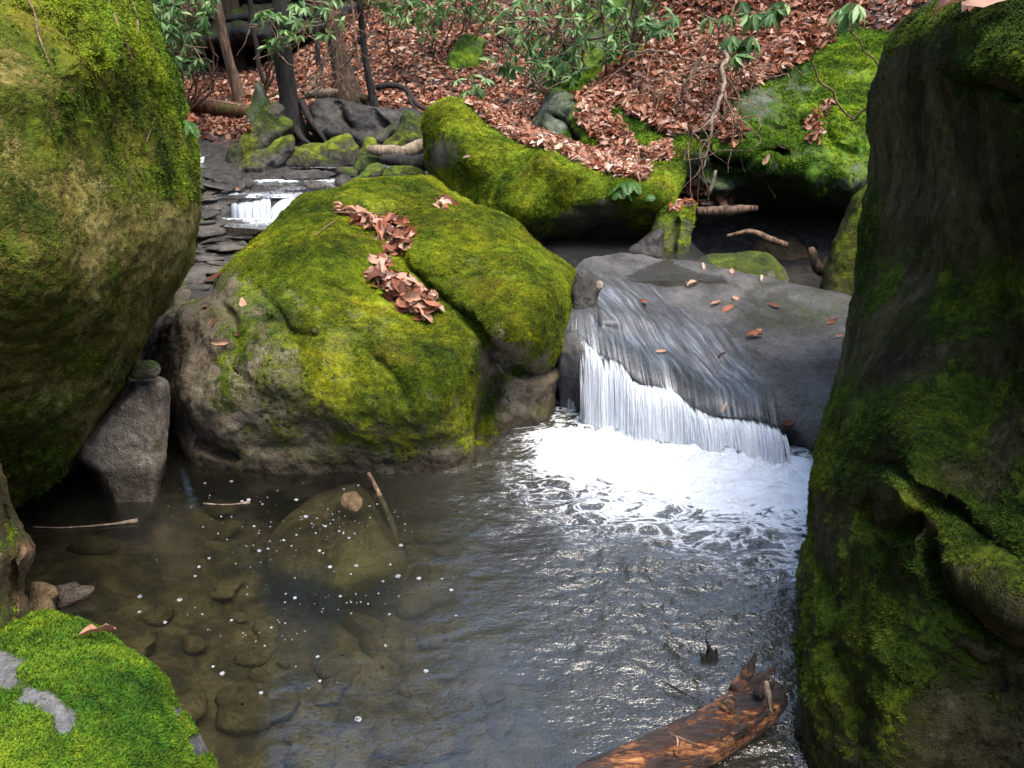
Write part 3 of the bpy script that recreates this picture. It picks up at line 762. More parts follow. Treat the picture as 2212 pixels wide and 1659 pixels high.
boulder('boulder', 'long tilted yellow green mossy boulder whose top is buried in red brown leaves', 'boulder', mid_ol, mid_ct, M_MID,
        roll=(28, .22), back=(120, .9), step=3.6, creases=[([(1030, 250), (1075, 320), (1080, 400), (1040, 440)], 14, .05), ([(1190, 440), (1260, 455), (1330, 455), (1420, 465)], 10, .02)],
        bulges=[(1020, 330, 50, 70, 10, .10), (1125, 420, 50, 60, 0, .08), (960, 260, 35, 35, 0, .05)],
        noise=((1.8, .03), (6, .014), (20, .007), (60, .003)), moss=(1.05, .4, .35), seed=5, c=25,
        spots=[(960, 320, 45, .35), (950, 350, 20, .1), (1110, 560, 60, -.2), (1440, 380, 30, .8), (1290, 520, 80, -.1)], fuzz=20000, tuft_mat=T_MID, tuft_size=1.15)

back_ol = [(1160, 262), (1178, 222), (1205, 192), (1235, 178), (1270, 165), (1315, 145), (1365, 125), (1440, 95), (1520, 70), (1640, 50), (1780, 50), (1880, 70), (1990, 100), (2000, 470), (1900, 440), (1880, 400), (1860, 430),
           (1842, 500), (1700, 540), (1560, 560), (1480, 540), (1430, 470), (1350, 400), (1290, 350), (1230, 330), (1175, 300)]
back_ct = [(1170, 265, 7.3), (1200, 210, 7.5), (1260, 240, 7.0), (1300, 170, 7.8), (1330, 290, 6.7), (1400, 200, 7.3), (1400, 340, 6.3), (1470, 130, 8.1), (1480, 300, 6.45), (1520, 330, 6.15), (1560, 300, 6.3), (1600, 200, 7.0), (1600, 330, 6.15),
           (1560, 375, 6.35), (1560, 400, 6.1), (1650, 370, 6.05), (1640, 120, 7.8), (1700, 250, 6.6), (1700, 340, 6.05), (1760, 385, 5.95), (1780, 150, 7.3), (1800, 260, 6.5), (1850, 350, 6.1), (1840, 405, 6.0), (1790, 70, 8.2), (1950, 120, 7.4), (1950, 300, 6.3),
           (1600, 430, 6.7), (1700, 420, 6.6), (1770, 440, 6.6), (1520, 480, 6.6), (1500, 400, 6.3), (1650, 500, 7.2), (1800, 470, 6.9), (1480, 520, 6.8)]
boulder('rock_ledge', 'wide sloping rock ledge under leaf litter with vivid green moss and a dark overhang', 'rock ledge', back_ol, back_ct, M_BACK,
        roll=(26, .2), back=(140, 1.2), step=4.0, c=25,
        creases=[([(1525, 325), (1558, 356), (1610, 352), (1645, 328), (1700, 330)], 7, .16), ([(1715, 240), (1740, 300), (1720, 340)], 12, .07), ([(1450, 250), (1500, 290), (1530, 330)], 10, .10), ([(1640, 260), (1690, 280), (1740, 270), (1800, 300)], 8, .05),
                 ([(1195, 250), (1230, 275), (1250, 310)], 7, .10), ([(1700, 200), (1760, 150), (1830, 120)], 9, .07), ([(1780, 230), (1800, 310), (1860, 340)], 10, .06), ([(1546, 408), (1628, 398), (1716, 378), (1760, 395), (1800, 425)], 8, -.04)],
        bulges=[(1590, 335, 50, 22, 0, .08), (1800, 390, 50, 40, 0, .08), (1660, 250, 60, 40, 20, .06), (1240, 230, 50, 40, -20, .06), (1830, 250, 40, 60, 0, .06)],
        noise=((1.5, .06), (4, .05), (9, .03), (22, .012), (60, .005)), moss=(.62, .35, .8), cdeep=1.7, seed=6,
        spots=[(1640, 215, 50, .25), (1210, 235, 45, .1), (1190, 260, 30, -.1), (1640, 370, 70, .9), (1740, 300, 60, .8), (1590, 335, 50, .8), (1800, 300, 60, .7), (1620, 470, 90, .0)], fuzz=8000, tuft_mat=T_BACK, tuft_size=1.7)

slab_ol = [(1218, 640), (1232, 590), (1262, 560), (1340, 548), (1420, 552), (1445, 558), (1490, 562), (1560, 578), (1640, 598), (1700, 612), (1770, 628), (1840, 640), (1960, 680), (1990, 900), (1930, 1040), (1850, 1080), (1755, 1070), (1690, 1090), (1400, 1080), (1215, 1030),
           (1208, 900), (1206, 760)]
slab_ct = [(1250, 740, 3.72), (1290, 772, 3.68), (1341, 790, 3.62), (1364, 826, 3.58), (1392, 840, 3.55), (1458, 852, 3.52), (1485, 878, 3.47), (1521, 894, 3.42), (1603, 914, 3.36), (1673, 930, 3.31), (1755, 957, 3.22), (1850, 985, 3.1), (1960, 1000, 2.95),
           (1250, 640, 4.2), (1250, 580, 4.7), (1350, 560, 5.05), (1440, 565, 5.1), (1330, 660, 4.12), (1400, 620, 4.55), (1420, 740, 3.9), (1500, 600, 4.72), (1560, 800, 3.78), (1600, 700, 4.1), (1700, 620, 4.6), (1700, 800, 3.7), (1800, 650, 4.4), (1830, 850, 3.45), (1950, 700, 4.1), (1950, 850, 3.4),
           (1620, 600, 4.75), (1300, 700, 3.95), (1350, 740, 3.85),
           (1620, 885, 3.40), (1700, 905, 3.36), (1740, 930, 3.28), (1690, 950, 3.42), (1740, 975, 3.40), (1800, 990, 3.34), (1230, 860, 3.80), (1300, 900, 3.78), (1400, 930, 3.74), (1500, 960, 3.68), (1600, 975, 3.64), (1690, 990, 3.58), (1760, 1000, 3.5), (1850, 1040, 3.4), (1230, 1000, 3.75), (1500, 1070, 3.55), (1720, 1080, 3.38)]
slab = boulder('rock_slab', 'broad smooth grey rock slab sloping down to the waterfall lip', 'rock slab', slab_ol, slab_ct, M_SLAB,
        roll=(8, .05), back=(90, .5), step=4.2, c=12, noise=((1.6, .018), (6, .010), (18, .005), (50, .0032), (110, .002)), moss=(-.12, .1, .5), seed=7, jit=1.2,
        creases=[([(1500, 590), (1560, 640), (1640, 700), (1720, 800), (1760, 900)], 4, .014), ([(1580, 600), (1680, 650), (1830, 700)], 4, .012), ([(1450, 640), (1530, 700), (1590, 760)], 5, .012), ([(1330, 800), (1400, 850), (1500, 900), (1600, 925)], 5, .02), ([(1310, 650), (1360, 665), (1440, 680)], 12, .05), ([(1560, 740), (1640, 830), (1690, 930)], 9, .015), ([(1690, 955), (1760, 985), (1850, 1010)], 5, .05), ([(1280, 640), (1290, 700), (1270, 750)], 7, .04)],
        bulges=[(1310, 690, 40, 18, 15, .05), (1420, 690, 60, 25, 10, .025)],
        spots=[(1700, 680, 70, .30), (1760, 660, 60, .38), (1660, 640, 60, .30)])
SLAB = BVH[-1]

def stone(name, label, ol, Y, m=None, tilt=.0016, moss=(.2, .6, .5), seed=0, step=3.2, roll=None, back=None, noise=None, cat='rock', lean=0.0, cre=(), spots=(), **k):
    a = np.asarray(ol, float); lo, hi = a.min(0), a.max(0); w = min(hi - lo)
    cy = hi[1]; cx = a[:, 0].mean()
    ct = [(x, y, Y + tilt * (cy - y) + lean * (x - cx)) for x in (lo[0], cx, hi[0]) for y in (lo[1], (lo[1] + cy) / 2, cy)]
    mpp = Y / FPX
    return boulder(name, label, cat, ol, ct, m or M_MOSSY, roll=roll or (w * .38, w * .28 * mpp * 1.2), back=back or (w * .6, w * .8 * mpp),
                   step=step, noise=noise or ((3.5, .012 * Y / 2.5), (9, .007 * Y / 2.5), (26, .003 * Y / 2.5), (60, .0012 * Y / 2.5)), moss=moss, seed=seed, jit=1.0, creases=cre, spots=spots, **k)

# around the pool
stone('rock', 'upright grey brown block of stone wedged between the leaning boulder and the domed boulder', [(272, 832), (285, 818), (345, 814), (363, 826), (369, 860), (363, 930), (356, 1000), (347, 1050), (345, 1110), (310, 1150), (245, 1140), (225, 1075), (200, 1030), (160, 985), (195, 930), (235, 880)],
      2.86, M_GREY, .0006, (-.25, .3, .5), 21, 3.6, roll=(26, .14), back=(50, .75), spots=[(345, 960, 20, .3)])
stone('rock', 'small stone lying on top of the upright grey block', [(283, 800), (290, 782), (315, 777), (338, 782), (345, 800), (335, 816), (300, 818), (282, 815)], 3.02, M_GREY, .001, (.2, .2, .5), 22)
stone('rock', 'grey rock crossed by a white band at the water edge near the left margin', [(121, 1275), (124, 1264), (145, 1259), (168, 1255), (174, 1261), (203, 1261), (209, 1270), (196, 1285), (170, 1300), (130, 1315), (124, 1300)], 2.19, M_GREY, .0014, (-.5, .1, .3), 23)
stone('rock', 'brown flaky rock beside the mossy root at the water edge', [(60, 1325), (66, 1262), (90, 1255), (117, 1264), (124, 1285), (112, 1300), (116, 1322), (98, 1342), (68, 1340)], 2.11, M_BED, .0012, (-.5, .1, .3), 24)
stone('rock', 'half sunken brown rock with its tip breaking the calm pool', [(600, 1135), (640, 1098), (690, 1066), (735, 1052), (770, 1046), (796, 1070), (815, 1105), (845, 1150), (880, 1215), (850, 1262), (790, 1270), (740, 1300), (660, 1275), (585, 1250), (570, 1190)],
      2.46, M_BED, .00225, (-.5, .1, .3), 25, 4, roll=(60, .2), back=(100, .2), bulges=[(768, 1085, 40, 34, 20, .10)], cre=[([(690, 1070), (720, 1160), (700, 1260)], 14, .03), ([(800, 1100), (790, 1200)], 10, .03)])
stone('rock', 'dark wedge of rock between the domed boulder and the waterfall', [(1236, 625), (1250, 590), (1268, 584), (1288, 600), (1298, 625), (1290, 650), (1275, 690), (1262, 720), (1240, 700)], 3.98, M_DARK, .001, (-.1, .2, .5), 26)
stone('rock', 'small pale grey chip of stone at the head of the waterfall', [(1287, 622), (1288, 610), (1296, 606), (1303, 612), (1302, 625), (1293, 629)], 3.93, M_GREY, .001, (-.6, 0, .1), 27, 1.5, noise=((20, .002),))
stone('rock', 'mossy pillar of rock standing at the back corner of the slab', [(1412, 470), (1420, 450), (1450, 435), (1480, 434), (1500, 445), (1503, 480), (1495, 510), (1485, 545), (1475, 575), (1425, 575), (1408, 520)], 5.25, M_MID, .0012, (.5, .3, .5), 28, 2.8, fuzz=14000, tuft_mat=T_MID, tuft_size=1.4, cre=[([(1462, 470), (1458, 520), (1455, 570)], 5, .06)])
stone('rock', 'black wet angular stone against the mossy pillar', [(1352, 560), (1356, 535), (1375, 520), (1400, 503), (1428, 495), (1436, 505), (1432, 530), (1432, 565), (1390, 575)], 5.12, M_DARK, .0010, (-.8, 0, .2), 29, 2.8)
stone('rock', 'olive flat topped rock lying in shade behind the slab', [(1490, 600), (1500, 572), (1530, 550), (1600, 545), (1650, 548), (1690, 570), (1705, 590), (1702, 620), (1640, 640), (1540, 640)], 5.05, M_MOSSY, .003, (.25, .5, .5), 30)
stone('boulder', 'tall shaded boulder behind the far end of the slab', [(1770, 640), (1778, 590), (1795, 530), (1820, 480), (1850, 420), (1890, 390), (2000, 400), (2040, 660), (1900, 720), (1780, 690)], 4.75, M_RIGHT, .0012, (.35, .3, .5), 31, 4, roll=(40, .2), back=(90, .6))
stone('rock', 'shaded brown boulder at the back of the hollow under the ledge', [(1610, 640), (1600, 560), (1640, 520), (1700, 510), (1750, 540), (1780, 600), (1790, 680), (1700, 680)], 6.2, M_BED, .001, (-.1, .3, .5), 32, 4)
stone('boulder', 'dark mossy rock half hidden behind the evergreen shrub', [(1215, 150), (1230, 80), (1265, 30), (1320, -20), (1420, -40), (1500, 0), (1490, 80), (1400, 120), (1350, 150), (1300, 190), (1230, 190)], 9.0, M_BACK, .002, (.3, .6, .6), 33, 4, roll=(35, .3), back=(80, .8))
stone('rock', 'round mossy rock on the leafy hillside left of the evergreen shrub', [(968, 140), (975, 110), (995, 80), (1020, 75), (1045, 92), (1042, 130), (1030, 160), (1000, 165), (975, 158)], 10.6, M_BACK, .003, (.5, .4, .6), 34)

# the head of the pool at the upper left
stone('rock', 'pointed lichen covered rock standing behind the leaning grey rock', zA([(725, 900), (735, 790), (765, 690), (805, 615), (828, 660), (840, 720), (885, 755), (860, 860), (790, 960)]), 8.55, M_BACK, .001, (.35, .3, .6), 41)
stone('rock', 'leaning mossy rock with a pale cap beside the dark tree trunk', zA([(655, 1160), (660, 1050), (745, 920), (800, 830), (850, 782), (940, 770), (1002, 800), (997, 850), (1052, 892), (1045, 980), (900, 1080), (780, 1200), (690, 1230)]), 8.05, M_MOSSY, .0014, (.35, .4, .6), 42,
      roll=(22, .14), cre=[([(730, 380 * 0 + 262), (600, 262)], 1, 0)] and (), spots=[(600, 236, 12, -.9)])
stone('rock', 'narrow dark rock standing in the water left of the leaning rock', zA([(550, 1195), (570, 1100), (650, 1040), (675, 1090), (675, 1230), (600, 1265), (560, 1250)]), 7.95, M_DARK, .001, (.25, .3, .5), 43)
stone('rock', 'slanting rock with a mossy upper edge above the white water', zA([(640, 1260), (720, 1165), (860, 1090), (980, 1005), (1050, 995), (1080, 1060), (1030, 1140), (960, 1250), (870, 1340), (760, 1320)]), 7.75, M_MOSSY, .0012, (.1, .75, .5), 44)
stone('rock', 'low wide rock with a lit mossy crest right of the slanting rock', zA([(985, 1150), (1100, 1082), (1250, 1050), (1400, 1002), (1480, 998), (1502, 1050), (1545, 1090), (1520, 1210), (1300, 1290), (1080, 1300), (985, 1250)]), 7.85, M_MOSSY, .0016, (.1, .8, .4), 45)
stone('rock', 'thin pale edged stone tilted against the rounded mossy rock', zA([(1648, 1030), (1720, 960), (1800, 920), (1820, 955), (1760, 1020), (1700, 1065)]), 7.6, M_MOSSY, .001, (.2, .6, .5), 46)
stone('rock', 'rounded mossy rock left of the leaf covered boulder', zA([(1690, 1090), (1740, 1030), (1805, 960), (1850, 865), (1905, 832), (1980, 860), (2030, 905), (2050, 1040), (1900, 1120), (1780, 1130)]), 7.45, M_MOSSY, .0014, (.35, .45, .5), 47)
stone('rock', 'knobbly mossy stone at the end of the driftwood', zA([(1525, 1180), (1560, 1080), (1600, 1020), (1650, 1020), (1685, 1075), (1660, 1140), (1600, 1200), (1550, 1210)]), 7.35, M_MOSSY, .001, (.4, .5, .5), 48)
stone('rock', 'flat mossy stone just below the driftwood', zA([(1498, 1240), (1560, 1165), (1640, 1138), (1722, 1150), (1705, 1200), (1600, 1250), (1530, 1280)]), 7.1, M_MOSSY, .002, (.3, .6, .5), 49)
stone('rock', 'sloping mossy stone touching the top of the domed boulder', zA([(1420, 1390), (1450, 1350), (1520, 1300), (1600, 1232), (1680, 1200), (1725, 1230), (1700, 1300), (1600, 1360), (1500, 1400)]), 6.6, M_MOSSY, .002, (.3, .5, .6), 50)
stone('rock', 'low moss topped stone under the lower driftwood', zA([(1700, 1290), (1780, 1225), (1900, 1222), (2010, 1258), (2030, 1340), (1900, 1380), (1760, 1370)]), 6.7, M_MOSSY, .002, (.2, .7, .4), 51)
stone('rock', 'flat bare grey stone at the edge of the upper stream', zA([(970, 1290), (1100, 1252), (1260, 1250), (1410, 1270), (1420, 1305), (1200, 1335), (1000, 1325)]), 7.0, M_CREEK, .004, (-.6, .2, .3), 52)
stone('rock', 'pale small stone beside the sloping mossy stone', zA([(1385, 1330), (1420, 1292), (1475, 1310), (1465, 1360), (1400, 1385)]), 6.75, M_CREEK, .002, (-.5, .2, .3), 53)
stone('rock', 'dark round stone in the middle of the upper stream', zA([(1115, 1365), (1160, 1328), (1240, 1322), (1290, 1350), (1290, 1390), (1190, 1400)]), 6.8, M_CREEK, .002, (-.5, .2, .3), 54)
stone('rock', 'stone with leaves at the stream edge under the low wide rock', zA([(1370, 1270), (1420, 1235), (1490, 1240), (1530, 1262), (1520, 1310), (1420, 1310)]), 7.0, M_MOSSY, .002, (.1, .5, .4), 55)
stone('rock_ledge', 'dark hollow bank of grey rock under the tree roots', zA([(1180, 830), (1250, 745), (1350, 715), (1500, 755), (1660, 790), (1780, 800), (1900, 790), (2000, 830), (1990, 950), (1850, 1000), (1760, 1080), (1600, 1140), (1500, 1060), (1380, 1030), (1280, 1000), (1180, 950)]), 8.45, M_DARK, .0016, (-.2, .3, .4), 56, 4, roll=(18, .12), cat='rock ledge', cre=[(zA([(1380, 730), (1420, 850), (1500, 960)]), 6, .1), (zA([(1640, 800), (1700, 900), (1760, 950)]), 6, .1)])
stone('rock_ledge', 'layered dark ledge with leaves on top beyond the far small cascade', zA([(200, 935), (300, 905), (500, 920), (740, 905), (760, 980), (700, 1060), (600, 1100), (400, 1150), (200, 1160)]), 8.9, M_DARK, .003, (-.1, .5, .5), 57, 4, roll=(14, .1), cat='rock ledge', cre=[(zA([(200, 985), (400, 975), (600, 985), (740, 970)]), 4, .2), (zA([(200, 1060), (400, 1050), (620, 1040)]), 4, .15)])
zB = zc(378, 297, .2278)
S = [('brown topped rock beside the far white water', [(355, 400), (370, 385), (480, 365), (590, 365), (600, 400), (540, 440), (440, 450), (370, 430)], 7.15, M_CREEK, (-.4, .2, .3)),
     ('black wet rock in front of the brown topped rock', [(480, 440), (540, 400), (640, 405), (670, 440), (650, 490), (520, 490)], 7.0, M_DARK, (-.6, .2, .3)),
     ('square dark rock at the left end of the white line of water', [(610, 400), (640, 388), (740, 395), (745, 450), (680, 480), (620, 470)], 7.1, M_CREEK, (-.6, .2, .3)),
     ('flat rock with fallen leaves against the leaning boulder in midstream', [(180, 430), (240, 400), (330, 430), (430, 480), (400, 560), (320, 590), (180, 600)], 6.85, M_CREEK, (-.2, .4, .4)),
     ('thick dark step of rock left of the small cascade', [(180, 590), (330, 570), (440, 600), (540, 640), (545, 740), (420, 760), (180, 740)], 6.62, M_DARK, (-.6, .2, .3)),
     ('broad low rock shelf below the small cascade', [(180, 740), (330, 720), (460, 780), (640, 790), (760, 830), (850, 880), (760, 960), (640, 1010), (440, 960), (180, 880)], 6.2, M_CREEK, (-.4, .4, .4)),
     ('mossy slab leaning beside the leaning boulder above the pale flat stones', [(120, 900), (200, 800), (300, 810), (400, 870), (465, 930), (440, 970), (380, 990), (250, 1000), (120, 1010)], 5.95, M_MOSSY, (.3, .4, .5)),
     ('dark layered stone below the mossy slab', [(220, 1020), (380, 990), (470, 945), (600, 945), (700, 990), (690, 1040), (560, 1070), (380, 1080), (240, 1080)], 5.85, M_CREEK, (-.1, .4, .4)),
     ('thin green edged flat stone on the pale stones', [(250, 1100), (360, 1075), (480, 1050), (600, 1055), (620, 1085), (500, 1105), (330, 1115)], 5.7, M_GREY, (-.1, .4, .4)),
     ('pale grey flat stone layer between the two big boulders', [(90, 1180), (160, 1130), (330, 1105), (600, 1100), (620, 1150), (480, 1175), (300, 1200), (110, 1210)], 5.6, M_SLAB, (-.6, .2, .3)),
     ('lowest pale flat stone between the two big boulders', [(60, 1230), (200, 1190), (420, 1185), (560, 1155), (600, 1200), (480, 1240), (300, 1250), (80, 1260)], 5.45, M_SLAB, (-.5, .2, .3)),
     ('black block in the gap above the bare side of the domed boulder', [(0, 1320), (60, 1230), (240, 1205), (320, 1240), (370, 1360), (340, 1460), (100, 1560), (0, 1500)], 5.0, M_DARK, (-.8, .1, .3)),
     ('grey olive rock jammed low between the leaning boulder and the domed boulder', [(-60, 1560), (-20, 1350), (60, 1345), (110, 1400), (135, 1500), (90, 1600), (0, 1700), (-60, 1720)], 4.3, M_GREY, (.1, .3, .4))]
for i, (lab, ol, Y, mm, mo) in enumerate(S):
    stone('rock', lab, zB(ol), Y, mm, .0035 if i < 11 else .001, mo, 70 + i, 3.0, roll=None if i not in (4, 5) else (12, .09))

stone('rock', 'dark narrow filler stone added behind the upright grey block to cut sky reflection', [(322, 700), (360, 690), (392, 720), (400, 850), (398, 1000), (385, 1060), (330, 1060), (318, 900)], 3.75, M_DARK, .0008, (-.4, .2, .3), 95, 4, back=(40, .3))  # added stone closing the gap, stops a bright sky reflection in the pool
# ---------------------------------------------------------------- waterfall
def fall_mat(name, sx, lo=.38, hi=.62, base=(.84, .89, .95)):
    m, nt = new_mat(name); n = N(nt); 
    uv = n('ShaderNodeAttribute'); uv.attribute_name = 'flow'          # (across, along) of the falling sheet
    cx = n('ShaderNodeCombineXYZ'); n.ln(n.attr('across'), cx.inputs[0]); n.ln(n.attr('along'), cx.inputs[1])
    mp = n('ShaderNodeMapping'); mp.inputs['Scale'].default_value = (sx, 1.6, 1); n.ln(cx.outputs[0], mp.inputs['Vector'])
    a = n.noise(mp.outputs[0], 1.0, 3, .6, .1)
    mp2 = n('ShaderNodeMapping'); mp2.inputs['Scale'].default_value = (sx * .16, .8, 1); n.ln(cx.outputs[0], mp2.inputs['Vector'])
    b_ = n.noise(mp2.outputs[0], 1.0, 3, .6)
    t = n.math('ADD', n.math('MULTIPLY', a, .52), n.math('MULTIPLY', b_, .48))
    t = n.math('ADD', t, n.attr('white')); t = n.math('ADD', t, .015)
    col = n.ramp(t, [(.41, tuple(c * .22 for c in base)), (.49, tuple(c * .66 for c in base)), (.57, base), (.8, (.93, .95, .97))])
    pb = n('ShaderNodeBsdfPrincipled', i_Roughness=.25); n.ln(col, pb.inputs['Base Color'])
    n.ln(n.bump(a, .6, .01), pb.inputs['Normal'])
    tl = n('ShaderNodeBsdfTranslucent'); n.ln(col, tl.inputs[0])
    mx = n('ShaderNodeMixShader'); mx.inputs[0].default_value = .3; n.ln(pb.outputs[0], mx.inputs[1]); n.ln(tl.outputs[0], mx.inputs[2])
    tr = n('ShaderNodeBsdfTransparent'); tr.inputs[0].default_value = (.85, .88, .9, 1)
    m2 = n('ShaderNodeMixShader'); n.ln(n.math('MULTIPLY', n.mr(t, lo, hi), n.attr('fadein')), m2.inputs[0]); n.ln(tr.outputs[0], m2.inputs[1]); n.ln(mx.outputs[0], m2.inputs[2])
    n.out(m2.outputs[0]); return m

def fall_sheet(name, top, run, vel, zend, m, parent, cols, rows, ridge, seed, white=0.0, ups=None, off=0.0):
    """top: lip points (n,3); run: unit horizontal flow directions (n,2); ups: list of rows of points upstream of the lip"""
    n = len(top); u = np.linspace(0, 1, cols); ti = u * (n - 1); i0 = np.minimum(ti.astype(int), n - 2); f = (ti - i0)[:, None]
    T = top[i0] * (1 - f) + top[i0 + 1] * f; R = run[i0] * (1 - f) + run[i0 + 1] * f
    rowsP = []; al = []; wh = []; fd = []
    if ups is not None:
        for k, U in enumerate(ups):
            rowsP.append(U[i0] * (1 - f) + U[i0 + 1] * f); al.append(np.full(cols, -(len(ups) - k) * .035)); wh.append(np.full(cols, -.03)); fd.append(np.full(cols, .8 * (k / len(ups))**1.4))
    drop = T[:, 2] - zend
    L = np.concatenate([[0], np.cumsum(np.linalg.norm(np.diff(T, axis=0), axis=1))])
    jt = fbm(np.stack([L, 0 * L, 0 * L + seed], -1), 9, 3, seed)
    for k in range(rows):
        s = k / (rows - 1); tau = s * np.sqrt(2 * np.maximum(drop, .02) / 9.8)
        v = vel * (1 + .25 * jt)
        p = T.copy(); p[:, 0] += R[:, 0] * v * tau; p[:, 1] += R[:, 1] * v * tau; p[:, 2] -= .5 * 9.8 * tau**2
        rowsP.append(p); al.append((s * drop + .0) * 1.0); wh.append(np.full(cols, -.04 + .16 * min(1, s * 3)) + .06 * jt); fd.append(np.full(cols, 1.0 if ups is not None else min(1, s * 6)))
    G = np.stack(rowsP); A_ = np.stack(al); W = np.stack(wh)
    AC = np.broadcast_to(L, A_.shape)
    rg = fbm(np.stack([AC.ravel() * 1.0, A_.ravel() * .05, np.full(AC.size, seed * 3.1)], -1), 32, 4, seed)
    rg = rg.reshape(AC.shape) * np.clip(A_ / .05 + .3, .12, 1)
    Rr = R / (np.linalg.norm(R, axis=1)[:, None] + 1e-9)
    G[..., 0] += Rr[None, :, 0] * (rg * ridge + off); G[..., 1] += Rr[None, :, 1] * (rg * ridge + off)
    nr = len(rowsP); i = (np.arange(nr - 1)[:, None] * cols + np.arange(cols - 1)[None]).ravel()
    me = mesh_np(name, G.reshape(-1, 3), np.stack([i, i + 1, i + cols + 1, i + cols], -1))
    FD = np.stack(fd); gn = fbm(np.stack([L, 0 * L, 0 * L + seed * 2.7], -1), 16, 4, seed + 5)
    nu = len(fd) - rows; so = np.linspace(0, 1, rows)[:, None]
    g2 = fbm(np.stack([L, 0 * L, 0 * L + seed * 1.7], -1), 70, 3, seed + 9)
    st_ = np.clip(.16 + .55 * gn + .30 * g2, -.25, .55)
    FD[nu:] = FD[nu:] * np.clip((so - st_[None] + .10) / .20, 0, 1)
    if nu: FD[:nu] *= np.clip(.5 - 1.6 * gn - .9 * g2, .0, 1)[None]
    eg = np.minimum(L, L[-1] - L); FD = FD * sstep(0, .05, eg + .02 * gn)[None] if L[-1] > .3 else FD
    attr(me, 'fadein', FD.ravel()); attr(me, 'across', AC.ravel()); attr(me, 'along', A_.ravel()); attr(me, 'white', (W + white + .10 * rg).ravel())
    return obj(name, me, m, parent)

lip_px = np.array([(1243, 722), (1252, 727), (1266, 742), (1280, 756), (1291, 770), (1315, 779), (1341, 788), (1355, 806), (1364, 825), (1385, 836), (1415, 838), (1440, 843), (1460, 852), (1476, 866), (1490, 879), (1521, 893), (1548, 906), (1603, 911), (1638, 914), (1673, 927), (1690, 934)], float)
lip = spline(lip_px, False, 6)
def lip_row(dx, dy, lift):
    out = []
    for x, y in lip:
        h = cast(x + dx, y + dy, [SLAB])
        out.append(np.array(h[0]) + np.array((0, 0, lift)) if h else out[-1])
    out = np.array(out); k = np.ones(5) / 5
    for c in range(3):
        out[:, c] = np.convolve(np.pad(out[:, c], 2, 'edge'), k, 'valid')
    return out
TOP = lip_row(0, 0, .012)
RUN = np.stack([np.full(len(TOP), .12), -1.0 - .9 * np.linspace(0, 1, len(TOP))], -1)
UPS = [lip_row(-dy * .16, -dy, .010) for dy in (90, 66, 46, 30, 16, 7)]
M_FALL = fall_mat('falling_water', 62, .40, .58)
wf = empty('waterfall', (TOP[len(TOP) // 2][0], TOP[len(TOP) // 2][1], 0)); tag(wf, 'white curtain of water falling off the edge of the grey slab into the pool', 'waterfall')
def rel(o, par):                                   # keep world geometry under a placed empty
    o.location = [-v for v in par.location]; return o
rel(fall_sheet('water_curtain', TOP, RUN, .42, -.02, M_FALL, wf, 520, 34, .022, 3, .02, UPS), wf)
rel(fall_sheet('water_curtain', TOP, RUN, .36, -.02, M_FALL, wf, 520, 26, .026, 8, -.02, None, -.014), wf)
# separate threads of falling water in front of the curtain
A = Acc(); r = np.random.default_rng(5)
for k in range(420):
    i = r.integers(0, len(TOP) - 1); f = r.uniform(); T = TOP[i] * (1 - f) + TOP[i + 1] * f
    drop = T[2]; s0 = r.uniform(.12, .7); s1 = min(1, s0 + r.uniform(.15, .6)); w = r.uniform(.0012, .0035); v = r.uniform(.42, .52) * -RUN[i, 1]
    tt = np.linspace(s0, s1, 7) * math.sqrt(2 * drop / 9.8)
    p = np.stack([T[0] + .12 * v * tt + .002 * np.sin(tt * 30 + k), T[1] - v * tt - .006, T[2] - 4.9 * tt * tt], -1)
    co, fs = tube_np(p, w * np.sin(np.linspace(.25, 2.9, 7)), 4, False); A.add(co, fs)
m, nt = new_mat('water_thread'); n = N(nt)
pb = n('ShaderNodeBsdfPrincipled', i_Roughness=.2); pb.inputs['Base Color'].default_value = (.86, .9, .95, 1)
tr = n('ShaderNodeBsdfTransparent'); mx = n('ShaderNodeMixShader'); mx.inputs[0].default_value = .6
n.ln(tr.outputs[0], mx.inputs[1]); n.ln(pb.outputs[0], mx.inputs[2]); n.out(mx.outputs[0]); M_THREAD = m
th = A.build('water_thread', M_THREAD, wf); rel(th, wf); tag(th, kind='stuff')
# splash drops and the lumpy edge of the foam
A = Acc(); cl = spline(FALL_BASE, False, .02)
ico = np.array([(1, 0, 0), (-1, 0, 0), (0, 1, 0), (0, -1, 0), (0, 0, 1), (0, 0, -1)], float)
icf = np.array([(0, 2, 4), (2, 1, 4), (1, 3, 4), (3, 0, 4), (2, 0, 5), (1, 2, 5), (3, 1, 5), (0, 3, 5)])
for k in range(900):
    b_ = cl[r.integers(0, len(cl))]; s = r.uniform(.001, .0032)
    p = np.array([b_[0] + r.normal(0, .02), b_[1] - abs(r.normal(0, .09)) + .03, .02 + abs(r.normal(0, .035))])
    A.add(ico * s * np.array((1, 1, 1.4)) + p, icf)
sp_ = A.build('splash_drops', M_THREAD, wf); rel(sp_, wf); tag(sp_, kind='stuff')

# narrow side fall in the notch left of the wedge
nt_px = spline([(1222, 660), (1230, 668), (1240, 676), (1250, 690)], False, 4)
NT = P(nt_px[:, 0], nt_px[:, 1], 3.86)
rel(fall_sheet('side_trickle', NT, np.tile(np.array([[.02, -.5]]), (len(NT), 1)), .35, -.02, fall_mat('thin_fall', 110, .50, .66), wf, 70, 30, .02, 12, -.07), wf)

